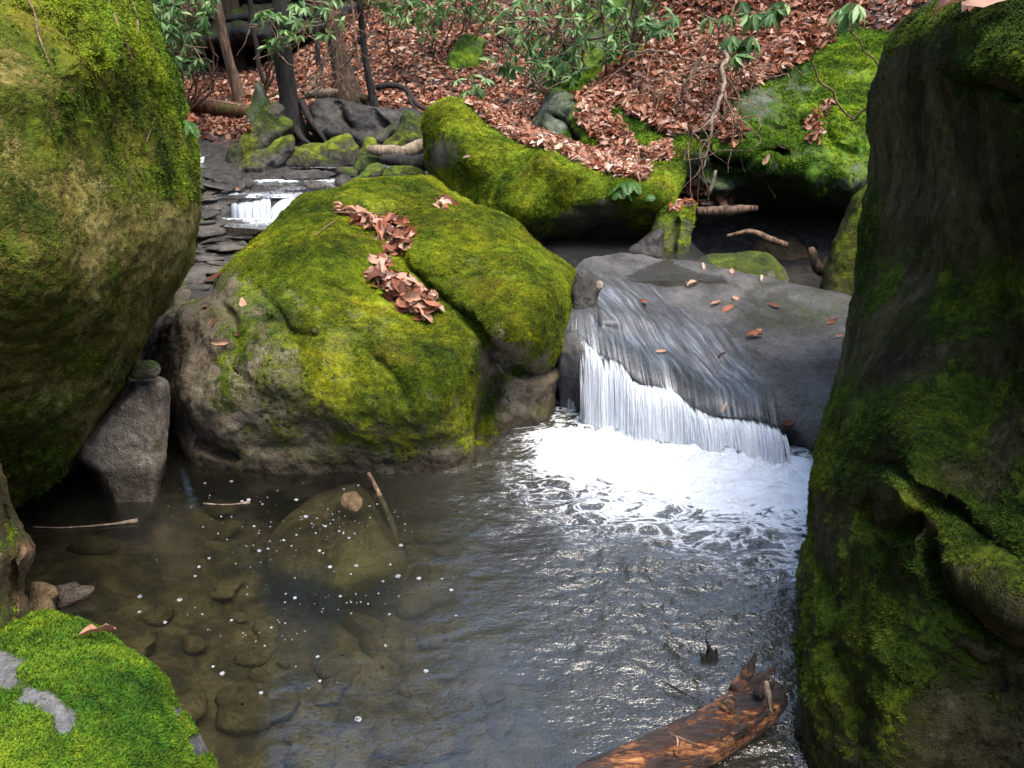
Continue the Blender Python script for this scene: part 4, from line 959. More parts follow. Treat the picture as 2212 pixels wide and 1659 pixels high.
# ---------------------------------------------------------------- film of water running over the slab
film_poly = spline([(1232, 600), (1250, 575), (1300, 562), (1400, 560), (1432, 572), (1425, 590), (1462, 600), (1470, 625), (1500, 640), (1560, 668), (1590, 690), (1640, 745), (1668, 800), (1680, 860), (1692, 930),
                    (1673, 927), (1603, 912), (1548, 906), (1490, 879), (1460, 853), (1415, 840), (1364, 826), (1341, 789), (1291, 771), (1243, 724), (1238, 660)], True, 8)
g = np.stack(np.meshgrid(np.arange(1225, 1700, 4.0), np.arange(555, 940, 4.0)), -1).reshape(-1, 2)
d, ins = seg_dist(g, film_poly, True)
gw = len(np.arange(1225, 1700, 4.0)); gh = len(np.arange(555, 940, 4.0))
pts = np.zeros((len(g), 3)); ok = np.zeros(len(g), bool)
for i, (x, y) in enumerate(g):
    if ins[i] or d[i] < 9:
        h = cast(x, y, [SLAB])
        if h: pts[i] = h[0]; ok[i] = True
edge = np.where(ins, d, -d)
q = pts * np.array([1, .35, 1])
thick = .007 + .006 * fbm(q, 7, 3, 5) + .004 * fbm(q * np.array([1, .8, 1]), 22, 2, 6)
lift = .002 + np.maximum(thick, .001) * .7 * sstep(0, 60, edge)
pts[:, 2] += lift; 
idx = np.arange(len(g)).reshape(gh, gw)
quads = np.stack([idx[:-1, :-1], idx[1:, :-1], idx[1:, 1:], idx[:-1, 1:]], -1).reshape(-1, 4)
quads = quads[ok[quads].all(1)]
used = np.unique(quads); mpx = np.zeros(len(g), int); mpx[used] = np.arange(len(used))
me = mesh_np('running_water', pts[used], mpx[quads])
gx, gy = g[used, 0], g[used, 1]
wp = pts[used]
def blob(cx, cy, rx, ry): return np.exp(-(((gx - cx) / rx)**2 + ((gy - cy) / ry)**2))
wn_ = fbm(wp * np.array([1, .5, 1]), 6, 3, 77)
fo = .10 + .34 * blob(1320, 640, 50, 26) + .36 * blob(1310, 715, 70, 40) + .22 * blob(1390, 760, 90, 50) + .16 * blob(1480, 790, 110, 60) - .30 * blob(1420, 600, 90, 18) - .30 * blob(1400, 672, 60, 12) - .2 * blob(1545, 660, 60, 14) + .10 * wn_
attr(me, 'foam', fo); attr(me, 'across', wp[:, 0] + .30 * wp[:, 1] + .03 * fbm(wp, 3, 2, 5)); attr(me, 'along', wp[:, 1])
attr(me, 'fade', sstep(0, 70, edge[used] + 26 * fbm(wp, 9, 3, 12)) * np.where(gy > 700, 1, 1))
m, nt = new_mat('film_water'); n = N(nt)
cx_ = n('ShaderNodeCombineXYZ'); n.ln(n.attr('across'), cx_.inputs[0]); n.ln(n.attr('along'), cx_.inputs[1])
def stk(sx, sy, det):
    mp = n('ShaderNodeMapping'); mp.inputs['Scale'].default_value = (sx, sy, 1); n.ln(cx_.outputs[0], mp.inputs['Vector']); return n.noise(mp.outputs[0], 1, det, .65, .3)
s1_, s2_, s3_ = stk(60, 3.2, 2), stk(18, 2, 3), stk(30, 6, 2)
t_ = n.math('ADD', n.math('MULTIPLY', s1_, .45), n.math('ADD', n.math('MULTIPLY', s2_, .3), n.math('MULTIPLY', s3_, .25)))
amt = n.mr(n.math('ADD', n.math('MULTIPLY', n.math('ADD', t_, -.5), 2.2), n.attr('foam')), -.20, 1.0, .12, .55)
col = n.ramp(t_, [(.40, (.12, .13, .155)), (.5, (.21, .235, .28)), (.66, (.46, .50, .56))])
df = n('ShaderNodeBsdfPrincipled', i_Roughness=.45); n.ln(col, df.inputs['Base Color'])
tr = n('ShaderNodeBsdfTransparent'); tr.inputs[0].default_value = (.72, .69, .64, 1)
nb_ = n.bump(t_, .7, .02); n.ln(nb_, df.inputs['Normal'])
mx1 = n('ShaderNodeMixShader'); n.ln(amt, mx1.inputs[0]); n.ln(tr.outputs[0], mx1.inputs[1]); n.ln(df.outputs[0], mx1.inputs[2])
gl = n('ShaderNodeBsdfGlossy', i_Roughness=.22); n.ln(nb_, gl.inputs['Normal']); fr = n('ShaderNodeFresnel', i_IOR=1.33); n.ln(nb_, fr.inputs['Normal'])
mx2 = n('ShaderNodeMixShader'); n.ln(n.math('MULTIPLY', fr.outputs[0], .8), mx2.inputs[0]); n.ln(mx1.outputs[0], mx2.inputs[1]); n.ln(gl.outputs[0], mx2.inputs[2])
tr2 = n('ShaderNodeBsdfTransparent'); mx3 = n('ShaderNodeMixShader'); n.ln(n.attr('fade'), mx3.inputs[0]); n.ln(tr2.outputs[0], mx3.inputs[1]); n.ln(mx2.outputs[0], mx3.inputs[2]); n.out(mx3.outputs[0]); M_FILM = m
film = obj('running_water', me, M_FILM); tag(film, 'thin sheet of water sliding over the left half of the grey slab', 'running water', kind='structure')

# ---------------------------------------------------------------- cascades of the upper stream
M_FALL2 = fall_mat('cascade_water', 34, .40, .60, (.62, .68, .76))
def cascade(label, px, Y, drop_to, vel, run, white, back=.25):
    l = spline(px, False, 3); T = P(l[:, 0], l[:, 1], Y + (l[:, 0] - l[0, 0]) * 0)
    c = T[len(T) // 2]
    e = empty('cascade', (c[0], c[1], drop_to)); tag(e, label, 'cascade', None)
    R_ = np.tile(np.array([run]), (len(T), 1))
    U = [T - np.array([run[0] * s, run[1] * s, -.03 * s]) for s in (back, back * .6, back * .3)]
    rel(fall_sheet('water_curtain', T, R_, vel, drop_to, M_FALL2, e, 140, 16, .03, 4, white, U), e)
    rel(fall_sheet('water_curtain', T, R_, vel * 1.3, drop_to, M_FALL2, e, 140, 14, .04, 9, white - .03, None), e)
    return e
cascade('small white cascade dropping over a rock step behind the domed boulder', [(497, 437), (530, 436), (560, 432), (580, 428), (588, 440)], 6.68, .49, .55, (.15, -1), .0)
cascade('white chute of water curving down beside the domed boulder', [(592, 447), (610, 430), (630, 424), (650, 420)], 6.75, .49, 1.0, (-.35, -1), -.02, .3)
cascade('white line of water sliding off a ledge in the upper stream', [(546, 389), (580, 387), (620, 388), (650, 390)], 7.62, .64, .5, (0, -1), .03, .2)
cascade('tiny far cascade beside the leaning boulder at the left', [(418, 340), (430, 338), (443, 338)], 8.2, .70, .5, (-.1, -1), .12, .2)

# ---------------------------------------------------------------- bubbles drifting on the pool, each a little dome of froth
m, nt = new_mat('bubble_froth'); n = N(nt)
pb = n('ShaderNodeBsdfPrincipled', i_Roughness=.25); pb.inputs['Base Color'].default_value = (.45, .48, .52, 1)
tr = n('ShaderNodeBsdfTransparent'); mx = n('ShaderNodeMixShader')
nz = n.noise(n.pos(), 220, 2); n.ln(n.mr(nz, .35, .6, .12, .75), mx.inputs[0]); n.ln(tr.outputs[0], mx.inputs[1]); n.ln(pb.outputs[0], mx.inputs[2]); n.out(mx.outputs[0]); M_BUB = m
def ring_mesh(name, R, r_, dome):
    A = Acc(); a = np.arange(18) * 2 * math.pi / 18
    p = np.stack([R * np.cos(a), R * np.sin(a), 0 * a + .001], -1); p = np.concatenate([p, p[:1]])
    co, fs = tube_np(p, r_, 6, False); A.add(co, fs)
    for (bx, by, s) in dome:
        for la in range(1):
            th_, ph = np.meshgrid(np.linspace(0, 6.283, 9)[:-1], np.linspace(0, 1.45, 4))
            co = np.stack([bx + s * np.cos(th_) * np.cos(ph), by + s * np.sin(th_) * np.cos(ph), s * .7 * np.sin(ph)], -1).reshape(-1, 3)
            f = [[r_i * 8 + c, r_i * 8 + (c + 1) % 8, r_i * 8 + 8 + (c + 1) % 8, r_i * 8 + 8 + c] for r_i in range(3) for c in range(8)]
            A.add(co, np.array(f))
    me = mesh_np(name, np.concatenate(A.co), [np.concatenate(A.q)]); me.materials.append(M_BUB); return me
BM = [ring_mesh('foam_bubble', .0075, .0016, [(.001, .001, .004)]), ring_mesh('foam_bubble', .006, .0022, [(0, 0, .0045), (.004, .002, .002)]),
      ring_mesh('foam_bubble', .0042, .0022, [(0, 0, .004)])]
big = [(754, 1162), (713, 1225), (637, 1292), (301, 1322), (564, 1497), (691, 1471), (774, 1554), (843, 1220), (549, 1137), (452, 1206), (523, 1083), (443, 1044), (302, 1289), (920, 1450), (686, 1419), (560, 1190), (613, 1167), (690, 1190), (388, 1296), (537, 1080), (478, 1116), (661, 1116),
       (703, 1137), (460, 1440), (833, 1395), (586, 1356), (357, 1345), (770, 1222), (500, 1340), (430, 1225), (860, 1245), (905, 1250), (985, 1330), (1010, 1385), (640, 1080), (600, 1060), (500, 1040), (480, 1455), (975, 1275), (866, 1178)]
rb = np.random.default_rng(9); bub = [(x, y, 1.0) for x, y in big]
while len(bub) < 210:
    if rb.uniform() < .6:
        t_ = rb.uniform(); cxy = [(400, 1060, 900, 1200, 60), (420, 1100, 980, 1420, 90), (330, 1180, 700, 1500, 70), (560, 1090, 860, 1130, 20)][rb.integers(0, 4)]
        x = cxy[0] + (cxy[2] - cxy[0]) * t_ + rb.normal(0, 14); y = cxy[1] + (cxy[3] - cxy[1]) * t_ + cxy[4] * math.sin(t_ * 5) + rb.normal(0, 14)
    else: x, y = rb.uniform(330, 960), rb.uniform(1035, 1600)
    if y > 1035 + (x - 330) * 0 and not (x < 470 and y > 1250 + (x - 200) * 1.3) and rb.uniform() < math.exp(-((x - 640) / 260)**2 - ((y - 1200) / 230)**2): bub.append((x, y, rb.uniform(.22, .6)**1.0))
for k, (x, y, s) in enumerate(bub):
    p = PZ(x, y, .002)
    o = obj('foam_bubble', BM[k % 3]); o.location = [float(v) for v in p]; s *= rb.uniform(.5, 1.15); o.scale = (s, s * rb.uniform(.75, 1.1), s); o.rotation_euler.z = rb.uniform(0, 6)
    tag(o, 'small white bubble of foam floating on the calm dark part of the pool', 'foam bubble', 'foam bubbles floating on the pool')

# ---------------------------------------------------------------- stones lying on the pool bed
rs = np.random.default_rng(21); PB = []
def pebble_mesh(seed):
    rr_ = np.random.default_rng(seed); th_, ph = np.meshgrid(np.linspace(0, 2 * math.pi, 15)[:-1], np.linspace(-1.5, 1.5, 9))
    co = np.stack([np.cos(th_) * np.cos(ph), np.sin(th_) * np.cos(ph), np.sin(ph)], -1).reshape(-1, 3)
    co *= (1 + .35 * fbm(co + seed * 3, 1.1, 3, seed))[:, None]
    for _ in range(5):
        v = rr_.normal(size=3); v /= np.linalg.norm(v); hgt = rr_.uniform(.45, .75); dd = co @ v
        co = co - np.maximum(dd - hgt, 0)[:, None] * v * .9
    f = np.array([[a * 14 + c, a * 14 + (c + 1) % 14, a * 14 + 14 + (c + 1) % 14, a * 14 + 14 + c] for a in range(8) for c in range(14)])
    me = mesh_np('submerged_stone', co, f); attr(me, 'moss', np.full(len(co), -.6)); me.materials.append(M_BED); return me
PM = [pebble_mesh(s) for s in range(5)]
for k in range(130):
    x, y = rs.uniform(200, 1250), rs.uniform(1080, 1659)
    if rs.uniform() > math.exp(-((x - 700) / 420)**2) : continue
    w = PZ(x, y, -.25); z = float(ground_z(np.array([w[0]]), np.array([w[1]]))[0])
    s = rs.uniform(.04, .13)
    o = obj('submerged_stone', PM[k % 5]); o.location = (float(w[0]), float(w[1]), z + s * .15); o.scale = (s, s * rs.uniform(.5, .9), s * rs.uniform(.35, .6))
    o.rotation_euler = (rs.uniform(-.3, .3), rs.uniform(-.3, .3), rs.uniform(0, 6.28))
    tag(o, 'brown stone lying on the bed under the clear shallow water of the pool', 'stone', 'stones on the pool bed')

# loose flat stones of the creek bed above the pool
def creek_mesh(src, seed):
    co = np.empty(len(src.vertices) * 3, np.float32); src.vertices.foreach_get('co', co); co = co.reshape(-1, 3)
    me = src.copy(); me.name = 'creek_stone'; me.materials.clear(); me.materials.append(M_CREEK if seed % 3 else M_DARK)
    me.attributes['moss'].data.foreach_set('value', (-.25 + .5 * fbm(co * 2, 1, 3, seed) + .45 * np.clip(co[:, 2], -1, 1)).astype(np.float32)); return me
CM = [creek_mesh(PM[k % 5], k) for k in range(8)]
rs = np.random.default_rng(31); cnt = 0
for k in range(400):
    x, y = rs.uniform(405, 760), rs.uniform(315, 625)
    if x > 440 + (625 - y) * 1.0 or cnt >= 42 or not (y > 500 or (x < 488 and y > 372)): continue
    h = cast(x, y)
    if h is None or h[0].z > .78 or h[1].z < .5: continue
    s = rs.uniform(.04, .12); cnt += 1
    o = obj('creek_stone', CM[k % 8]); o.location = (h[0].x, h[0].y, h[0].z + s * .08); o.scale = (s * 1.5, s, s * rs.uniform(.25, .5)); o.rotation_euler = (rs.uniform(-.2, .2), rs.uniform(-.2, .2), rs.uniform(-.5, .5))
    tag(o, 'flat wet stone among many in the creek bed behind the domed boulder', 'stone', 'loose flat stones of the upper creek bed')
# ---------------------------------------------------------------- bark, leaves
def bark_mat(name, dark, mid, lite, mossy=.3, vs=.18, sc=30, warm=None):
    m, nt = new_mat(name); n = N(nt)
    tc = n('ShaderNodeTexCoord'); mp = n('ShaderNodeMapping'); mp.inputs['Scale'].default_value = (1, 1, vs); n.ln(tc.outputs['Object'], mp.inputs['Vector'])
    a = n.noise(mp.outputs[0], sc, 5, .7, .5); b_ = n.noise(tc.outputs['Object'], 5, 4, .6)
    c = n.ramp(a, [(.38, dark), (.5, mid), (.64, lite)])
    if warm: c = n.mix(n.mr(b_, .45, .6), c, warm)
    mo = n.mr(n.noise(tc.outputs['Object'], 4, 5, .75), .58 - mossy * .2, .68 - mossy * .2)
    c = n.mix(n.math('MULTIPLY', mo, mossy * 1.6, clamp=True), c, (.05, .07, .008))
    pb = n('ShaderNodeBsdfPrincipled', i_Roughness=.85); n.ln(c, pb.inputs['Base Color']); n.ln(n.bump(a, 1, .02), pb.inputs['Normal'])
    n.out(pb.outputs[0]); return m
B_BROWN = bark_mat('brown_bark', (.02, .012, .008), (.085, .048, .028), (.17, .10, .06), .2)
B_DARK = bark_mat('dark_bark', (.005, .004, .004), (.014, .011, .009), (.034, .028, .022), .15)
B_TWIG = bark_mat('twig_bark', (.07, .04, .025), (.17, .10, .06), (.30, .20, .13), 0)
B_PALE = bark_mat('pale_bark', (.10, .07, .05), (.22, .16, .11), (.36, .28, .20), .15)
B_RED = bark_mat('rotten_red_wood', (.03, .012, .006), (.11, .04, .018), (.18, .075, .035), .45, .3)

def leaf_mat(name, stops, rough=.5, trans=.25, spec=.5, vein=True):
    m, nt = new_mat(name); n = N(nt)
    f = n.attr('tone'); c = n.ramp(f, stops)
    c = n.mix(n.mr(n.noise(n.pos(), 60, 3), .35, .65, 0, .35), c, n.mix(1.0, c, (.45, .42, .4), 'MULTIPLY'))
    pb = n('ShaderNodeBsdfPrincipled'); n.ln(c, pb.inputs['Base Color']); pb.inputs['Roughness'].default_value = rough
    pb.inputs['Specular IOR Level'].default_value = spec
    tl = n('ShaderNodeBsdfTranslucent'); n.ln(c, tl.inputs[0]); mx = n('ShaderNodeMixShader'); mx.inputs[0].default_value = trans
    n.ln(pb.outputs[0], mx.inputs[1]); n.ln(tl.outputs[0], mx.inputs[2]); n.out(mx.outputs[0]); return m
L_DEAD = leaf_mat('dead_leaf', [(0, (.045, .018, .012)), (.2, (.13, .045, .026)), (.38, (.27, .085, .04)), (.55, (.36, .16, .095)), (.75, (.46, .27, .19)), (1, (.62, .46, .37))], .6, .18, .22)
L_RHO = leaf_mat('evergreen_leaf', [(0, (.02, .06, .02)), (.3, (.045, .13, .025)), (.6, (.10, .21, .055)), (.85, (.19, .31, .11)), (1, (.26, .40, .14))], .42, .22, .35)

def dead_leaf_co(kind, r):
    """one curled leaf about 1 long: 2 x 5 blade folded at the midrib"""
    n_ = 6; t = np.linspace(0, 1, n_); w = .24 * np.sin(np.pi * np.clip(t, 0, 1)**.8)**.75 * (1 + .15 * r.normal(size=n_)); w[0] = w[-1] = .012
    bend = r.uniform(-.9, 1.3); fold = r.uniform(.05, .8); tw = r.uniform(-.8, .8)
    x = t - .5; z = bend * .25 * (1 - (2 * x)**2)
    L_ = []; 
    for sgn in (-1, 0, 1):
        a = tw * x * 1.5
        yy = sgn * w * math.cos(fold); zz = abs(sgn) * w * math.sin(fold) + (.05 * r.normal(size=n_) if sgn else 0)
        L_.append(np.stack([x, yy * np.cos(a) - zz * np.sin(a), z + yy * np.sin(a) + zz * np.cos(a)], -1))
    co = np.concatenate(L_); f = []
    for a in range(2):
        for k in range(n_ - 1): f.append([a * n_ + k, a * n_ + k + 1, (a + 1) * n_ + k + 1, (a + 1) * n_ + k])
    return co, np.array(f)
rl = np.random.default_rng(77)
DL = [dead_leaf_co(0, rl) for _ in range(14)]
def leaf_mesh(name, cf, tone, mat):
    me = mesh_np(name, cf[0], cf[1]); attr(me, 'tone', np.full(len(cf[0]), tone)); me.materials.append(mat); return me
DT = np.clip(rl.beta(1.6, 1.7, 28), 0, 1)
DLM = [leaf_mesh('fallen_leaf', DL[k % 14], t, L_DEAD) for k, t in enumerate(DT)]

def rot_to(nrm, yaw, tilt, r):
    """matrices (k,3,3) laying +z on tilted normals"""
    z = nrm + tilt[:, None] * r.normal(size=nrm.shape); z /= np.linalg.norm(z, axis=1)[:, None]
    a = np.stack([np.cos(yaw), np.sin(yaw), 0 * yaw], -1)
    x = a - z * (a * z).sum(1)[:, None]; x /= np.linalg.norm(x, axis=1)[:, None] + 1e-9
    return np.stack([x, np.cross(z, x), z], -1)

def litter(name, label, pos, nrm, size, tone_lo, tone_hi, seed, lift=.012, tilt=.45, kindstuff=True, parent=None, group=None):
    r = np.random.default_rng(seed); k = len(pos)
    M = rot_to(nrm, r.uniform(0, 6.28, k), np.full(k, tilt), r)
    s = size * r.uniform(.45, 1.3, k); lf = r.uniform(0, lift, k)
    tone = np.clip(tone_lo + (tone_hi - tone_lo) * r.beta(1.3, 1.5, k) + .28 * fbm(pos, 1.3, 3, 5), 0, 1)
    CO, F, T = [], [], []; base = 0
    for v in range(14):
        m_ = np.where(np.arange(k) % 14 == v)[0]
        if not len(m_): continue
        co, f = DL[v]; c = np.einsum('kij,nj->kni', M[m_], co) * s[m_][:, None, None] + (pos[m_] + nrm[m_] * lf[m_][:, None])[:, None]
        CO.append(c.reshape(-1, 3)); F.append((f[None] + (base + np.arange(len(m_)) * len(co))[:, None, None]).reshape(-1, 4)); T.append(np.repeat(tone[m_], len(co))); base += len(m_) * len(co)
    me = mesh_np(name, np.concatenate(CO), np.concatenate(F)); attr(me, 'tone', np.concatenate(T))
    o = obj(name, me, L_DEAD, parent); tag(o, label, 'leaf litter' if parent is None else None, group, 'stuff'); return o

def sample_px(poly, k, seed, trees=None):
    """k points seen through the picture region poly, on whatever surface lies there"""
    r = np.random.default_rng(seed); poly = np.asarray(poly, float); lo, hi = poly.min(0), poly.max(0); P_, N_ = [], []
    tries = 0
    while len(P_) < k and tries < 12:
        q = r.uniform(lo, hi, (k * 2, 2)); _, ins = seg_dist(q, poly, True); tries += 1
        for x, y in q[ins]:
            h = cast(x, y, trees)
            if h is None: continue
            P_.append(tuple(h[0])); N_.append(tuple(h[1] if h[1].dot(Vector(ray(x, y))) < 0 else -h[1]))
            if len(P_) >= k: break
    return np.array(P_), np.array(N_)

# hillside litter, by ground area
def hill_litter():
    r = np.random.default_rng(3); k = 78000
    y = 8.2 + 10.5 * r.uniform(0, 1, k)**1.35; x = r.uniform(-.62, .62, k) * (y + 1.5) + .3
    z = ground_z(x, y); e = .06
    gx = (ground_z(x + e, y) - z) / e; gy = (ground_z(x, y + e) - z) / e
    nr = np.stack([-gx, -gy, np.ones(k)], -1); nr /= np.linalg.norm(nr, axis=1)[:, None]
    keep = z > 1.0 + .25 * (r.uniform(0, 1, k) - .5)
    s = litter('leaf_litter', 'thick brown red carpet of fallen leaves over the hillside behind the stream', np.stack([x, y, z], -1)[keep], nr[keep], .092, .05, .95, 4, .03, .4)
hill_litter()
def patch(label, poly, k, size, seed, lift=.05, lo=.1, hi=1.0, trees=None, tilt=.45):
    p, n_ = sample_px(poly, k, seed, trees)
    n2 = n_ + np.array([0, 0, .8]); n2 /= np.linalg.norm(n2, axis=1)[:, None]
    return litter('leaf_litter', label, p, n2, size, lo, hi, seed, lift, tilt)
patch('bright red brown leaves heaped along the top of the long tilted boulder', [(1003, 224), (1060, 236), (1110, 258), (1180, 292), (1260, 322), (1340, 340), (1380, 352), (1405, 372), (1395, 395), (1330, 385), (1255, 362), (1200, 330), (1130, 318), (1085, 292), (1045, 262)], 2600, .085, 31, .05, .25, 1.0)
patch('pale pink brown leaves spilling down over the wide rock ledge', [(1300, 165), (1420, 105), (1520, 75), (1650, 60), (1790, 30), (1760, 110), (1700, 150), (1650, 180), (1600, 205), (1575, 235), (1600, 280), (1610, 305), (1580, 318), (1530, 290), (1490, 292), (1450, 300), (1400, 275), (1360, 255), (1325, 225)], 4600, .10, 32, .07, .15, 1.0)
patch('steep bank of brown leaves above the rock ledge', [(1420, 0), (1880, 0), (1860, 40), (1790, 100), (1700, 160), (1600, 200), (1500, 170), (1440, 110)], 2600, .11, 33, .07, .1, .85)
patch('patch of leaves lying on the left shoulder of the rock ledge', [(1240, 215), (1300, 165), (1360, 155), (1350, 200), (1330, 240), (1260, 245)], 500, .09, 34, .04, .3, 1.0)
patch('band of leaves in the fold between the ledge and the tilted boulder', [(1240, 250), (1300, 245), (1360, 290), (1380, 330), (1440, 320), (1450, 345), (1400, 345), (1330, 335), (1280, 300)], 520, .09, 35, .05, .3, 1.0)
patch('small wedge of leaves behind the tilted boulder', [(1395, 330), (1440, 310), (1452, 330), (1440, 352), (1400, 350)], 160, .09, 36, .05, .3, 1.0)
patch('thin line of leaves caught in a crack of the green ledge', [(1742, 270), (1762, 245), (1795, 215), (1808, 222), (1775, 265), (1765, 310), (1748, 310)], 90, .09, 37, .03, .3, 1.0)
patch('leaves along the foot of the hillside behind the stones', [(400, 265), (540, 262), (545, 285), (430, 282)], 260, .08, 38, .03)

# ---------------------------------------------------------------- individual fallen leaves
def drop_leaf(x, y, size, label, group=None, up=.006, k=None, tilt=.3, trees=None):
    h = cast(x, y, trees)
    if h is None: return
    n_ = np.array([h[1]]) * (1 if h[1].dot(Vector(ray(x, y))) < 0 else -1)
    n_ = n_ + np.array([[0, -.45, .3]])
    M = rot_to(n_, np.array([rl.uniform(0, 6.28)]), np.array([tilt]), rl)[0]
    me = DLM[rl.integers(0, len(DLM)) if k is None else k]
    o = obj('fallen_leaf', me)
    p = np.array(h[0]) + n_[0] / np.linalg.norm(n_[0]) * (up + size * .06)
    o.matrix_world = Matrix([[*(M[i] * size), p[i]] for i in range(3)] + [[0, 0, 0, 1]])
    tag(o, label, 'leaf', group); return o
def pile(poly, k, size, label, group, seed, lift=.05):
    r = np.random.default_rng(seed); poly = np.asarray(poly, float); lo, hi = poly.min(0), poly.max(0); c = 0; tr = 0
    while c < k and tr < k * 30:
        tr += 1; q = r.uniform(lo, hi); d_, ins_ = seg_dist(q[None], poly, True)
        if not ins_[0]: continue
        drop_leaf(q[0], q[1], size * r.uniform(.65, 1.2), label, group, r.uniform(.002, lift) * min(1, d_[0] / 12), None, .5); c += 1
pile([(722, 438), (740, 452), (790, 468), (840, 476), (878, 480), (888, 500), (893, 530), (870, 548), (842, 556), (828, 545), (822, 520), (800, 505), (770, 488), (735, 465)], 105, .10,
     'curled brown leaf in the upper heap lying in the groove of the domed boulder', 'leaves heaped in the upper part of the groove', 41)
pile([(800, 560), (830, 562), (850, 575), (858, 590), (885, 605), (905, 630), (930, 640), (945, 665), (930, 690), (918, 700), (895, 680), (865, 668), (838, 650), (818, 625), (792, 605), (800, 585)], 115, .10,
     'curled brown leaf in the lower heap lying in the groove of the domed boulder', 'leaves heaped in the lower part of the groove', 42)
pile([(935, 438), (955, 430), (978, 438), (988, 450), (960, 455), (940, 450)], 14, .09, 'leaf in the small cluster near the top of the domed boulder', 'small leaf cluster on the domed boulder top', 43, .02)
pile([(1470, 400), (1500, 388), (1530, 400), (1545, 412), (1600, 440), (1590, 452), (1520, 452), (1480, 445), (1465, 425)], 60, .10, 'pinkish leaf heaped above the rotten plank beside the mossy pillar', 'leaves heaped above the rotten plank', 44, .08)
pile([(1420, 452), (1450, 440), (1478, 440), (1488, 448), (1450, 455)], 6, .09, 'leaf lying on top of the mossy pillar', 'leaves on top of the mossy pillar', 45, .02)
for x, y, s, lab in [(448, 664, .07, 'small orange leaf lying alone on the bare left shoulder of the domed boulder'), (525, 658, .07, 'narrow red leaf standing in a crease of the domed boulder'), (462, 700, .06, 'dark twisted leaf on the bare grey flank of the domed boulder'),
                     (478, 740, .09, 'long brown leaf lowest on the bare flank of the domed boulder'), (506, 722, .05, 'small pink brown leaf right of the long one on the bare flank'), (1494, 618, .09, 'pale pink leaf on the slab beside the small twig'),
                     (1519, 578, .07, 'pink leaf near the top corner of the slab'), (1580, 588, .06, 'bright red leaf along the upper edge of the slab'), (1645, 604, .06, 'pale leaf at the rim of the slab before the flat topped rock'), (1628, 728, .11, 'crumpled pinkish leaf in the middle of the slab'),
                     (1638, 718, .05, 'tiny red leaf beside the crumpled pinkish leaf'), (1545, 658, .07, 'orange leaf at the edge of the wet part of the slab'), (1572, 668, .08, 'rose coloured leaf on the slab right of the orange one'), (1672, 662, .08, 'grey and tan leaf on the upper slab'),
                     (1795, 697, .08, 'pale leaf on the slab next to the dark fluted boulder'), (1590, 646, .05, 'small pink leaf on the middle of the upper slab'), (1557, 774, .08, 'pink leaf stuck under the running water on the slab'), (1528, 776, .06, 'brown leaf stuck beside the pink one under running water'),
                     (1427, 762, .07, 'leaf trapped in the running water at the left of the slab'), (1703, 914, .06, 'small leaf near the lip of the slab at the end of the waterfall'), (1565, 882, .06, 'small orange leaf above the lip of the waterfall'), (1810, 728, .06, 'reddish leaf low on the slab by the fluted boulder'),
                     (1390, 656, .06, 'orange leaf in the shallow water at the head of the slab'), (1655, 345, .09, 'tan leaf stuck on the vivid green moss of the ledge'), (1630, 413, .08, 'curled leaf hanging at the moss fringe of the ledge'), (1010, 340, .07, 'small leaf on the flank of the tilted boulder'),
                     (1315, 372, .09, 'single dark leaf below the heaped leaves of the tilted boulder'), (1303, 345, .08, 'pink leaf slipping off the heap on the tilted boulder'), (516, 408, .06, 'leaf on the low rock shelf below the small cascade'),
                     (470, 599, .12, 'pale leaf wedged beside the domed boulder in the gap'), (1436, 548, .09, 'orange leaf between the black stone and the mossy pillar')]:
    drop_leaf(x, y, s, lab)
nl = drop_leaf(206, 1388, .10, 'single ribbed brown leaf resting on the bright green rock in the bottom corner', None, .02, int(np.argmin(abs(DT - .6))), .25)
drop_leaf(2095, 22, .17, 'large pale orange leaf on top of the dark fluted boulder', None, .03, 17, .2)
drop_leaf(2150, 30, .12, 'brown leaf beside the large orange one on top of the fluted boulder', None, .03, 9, .3)
drop_leaf(2060, 36, .09, 'small leaf at the crest of the dark fluted boulder', None, .02, 3, .3)

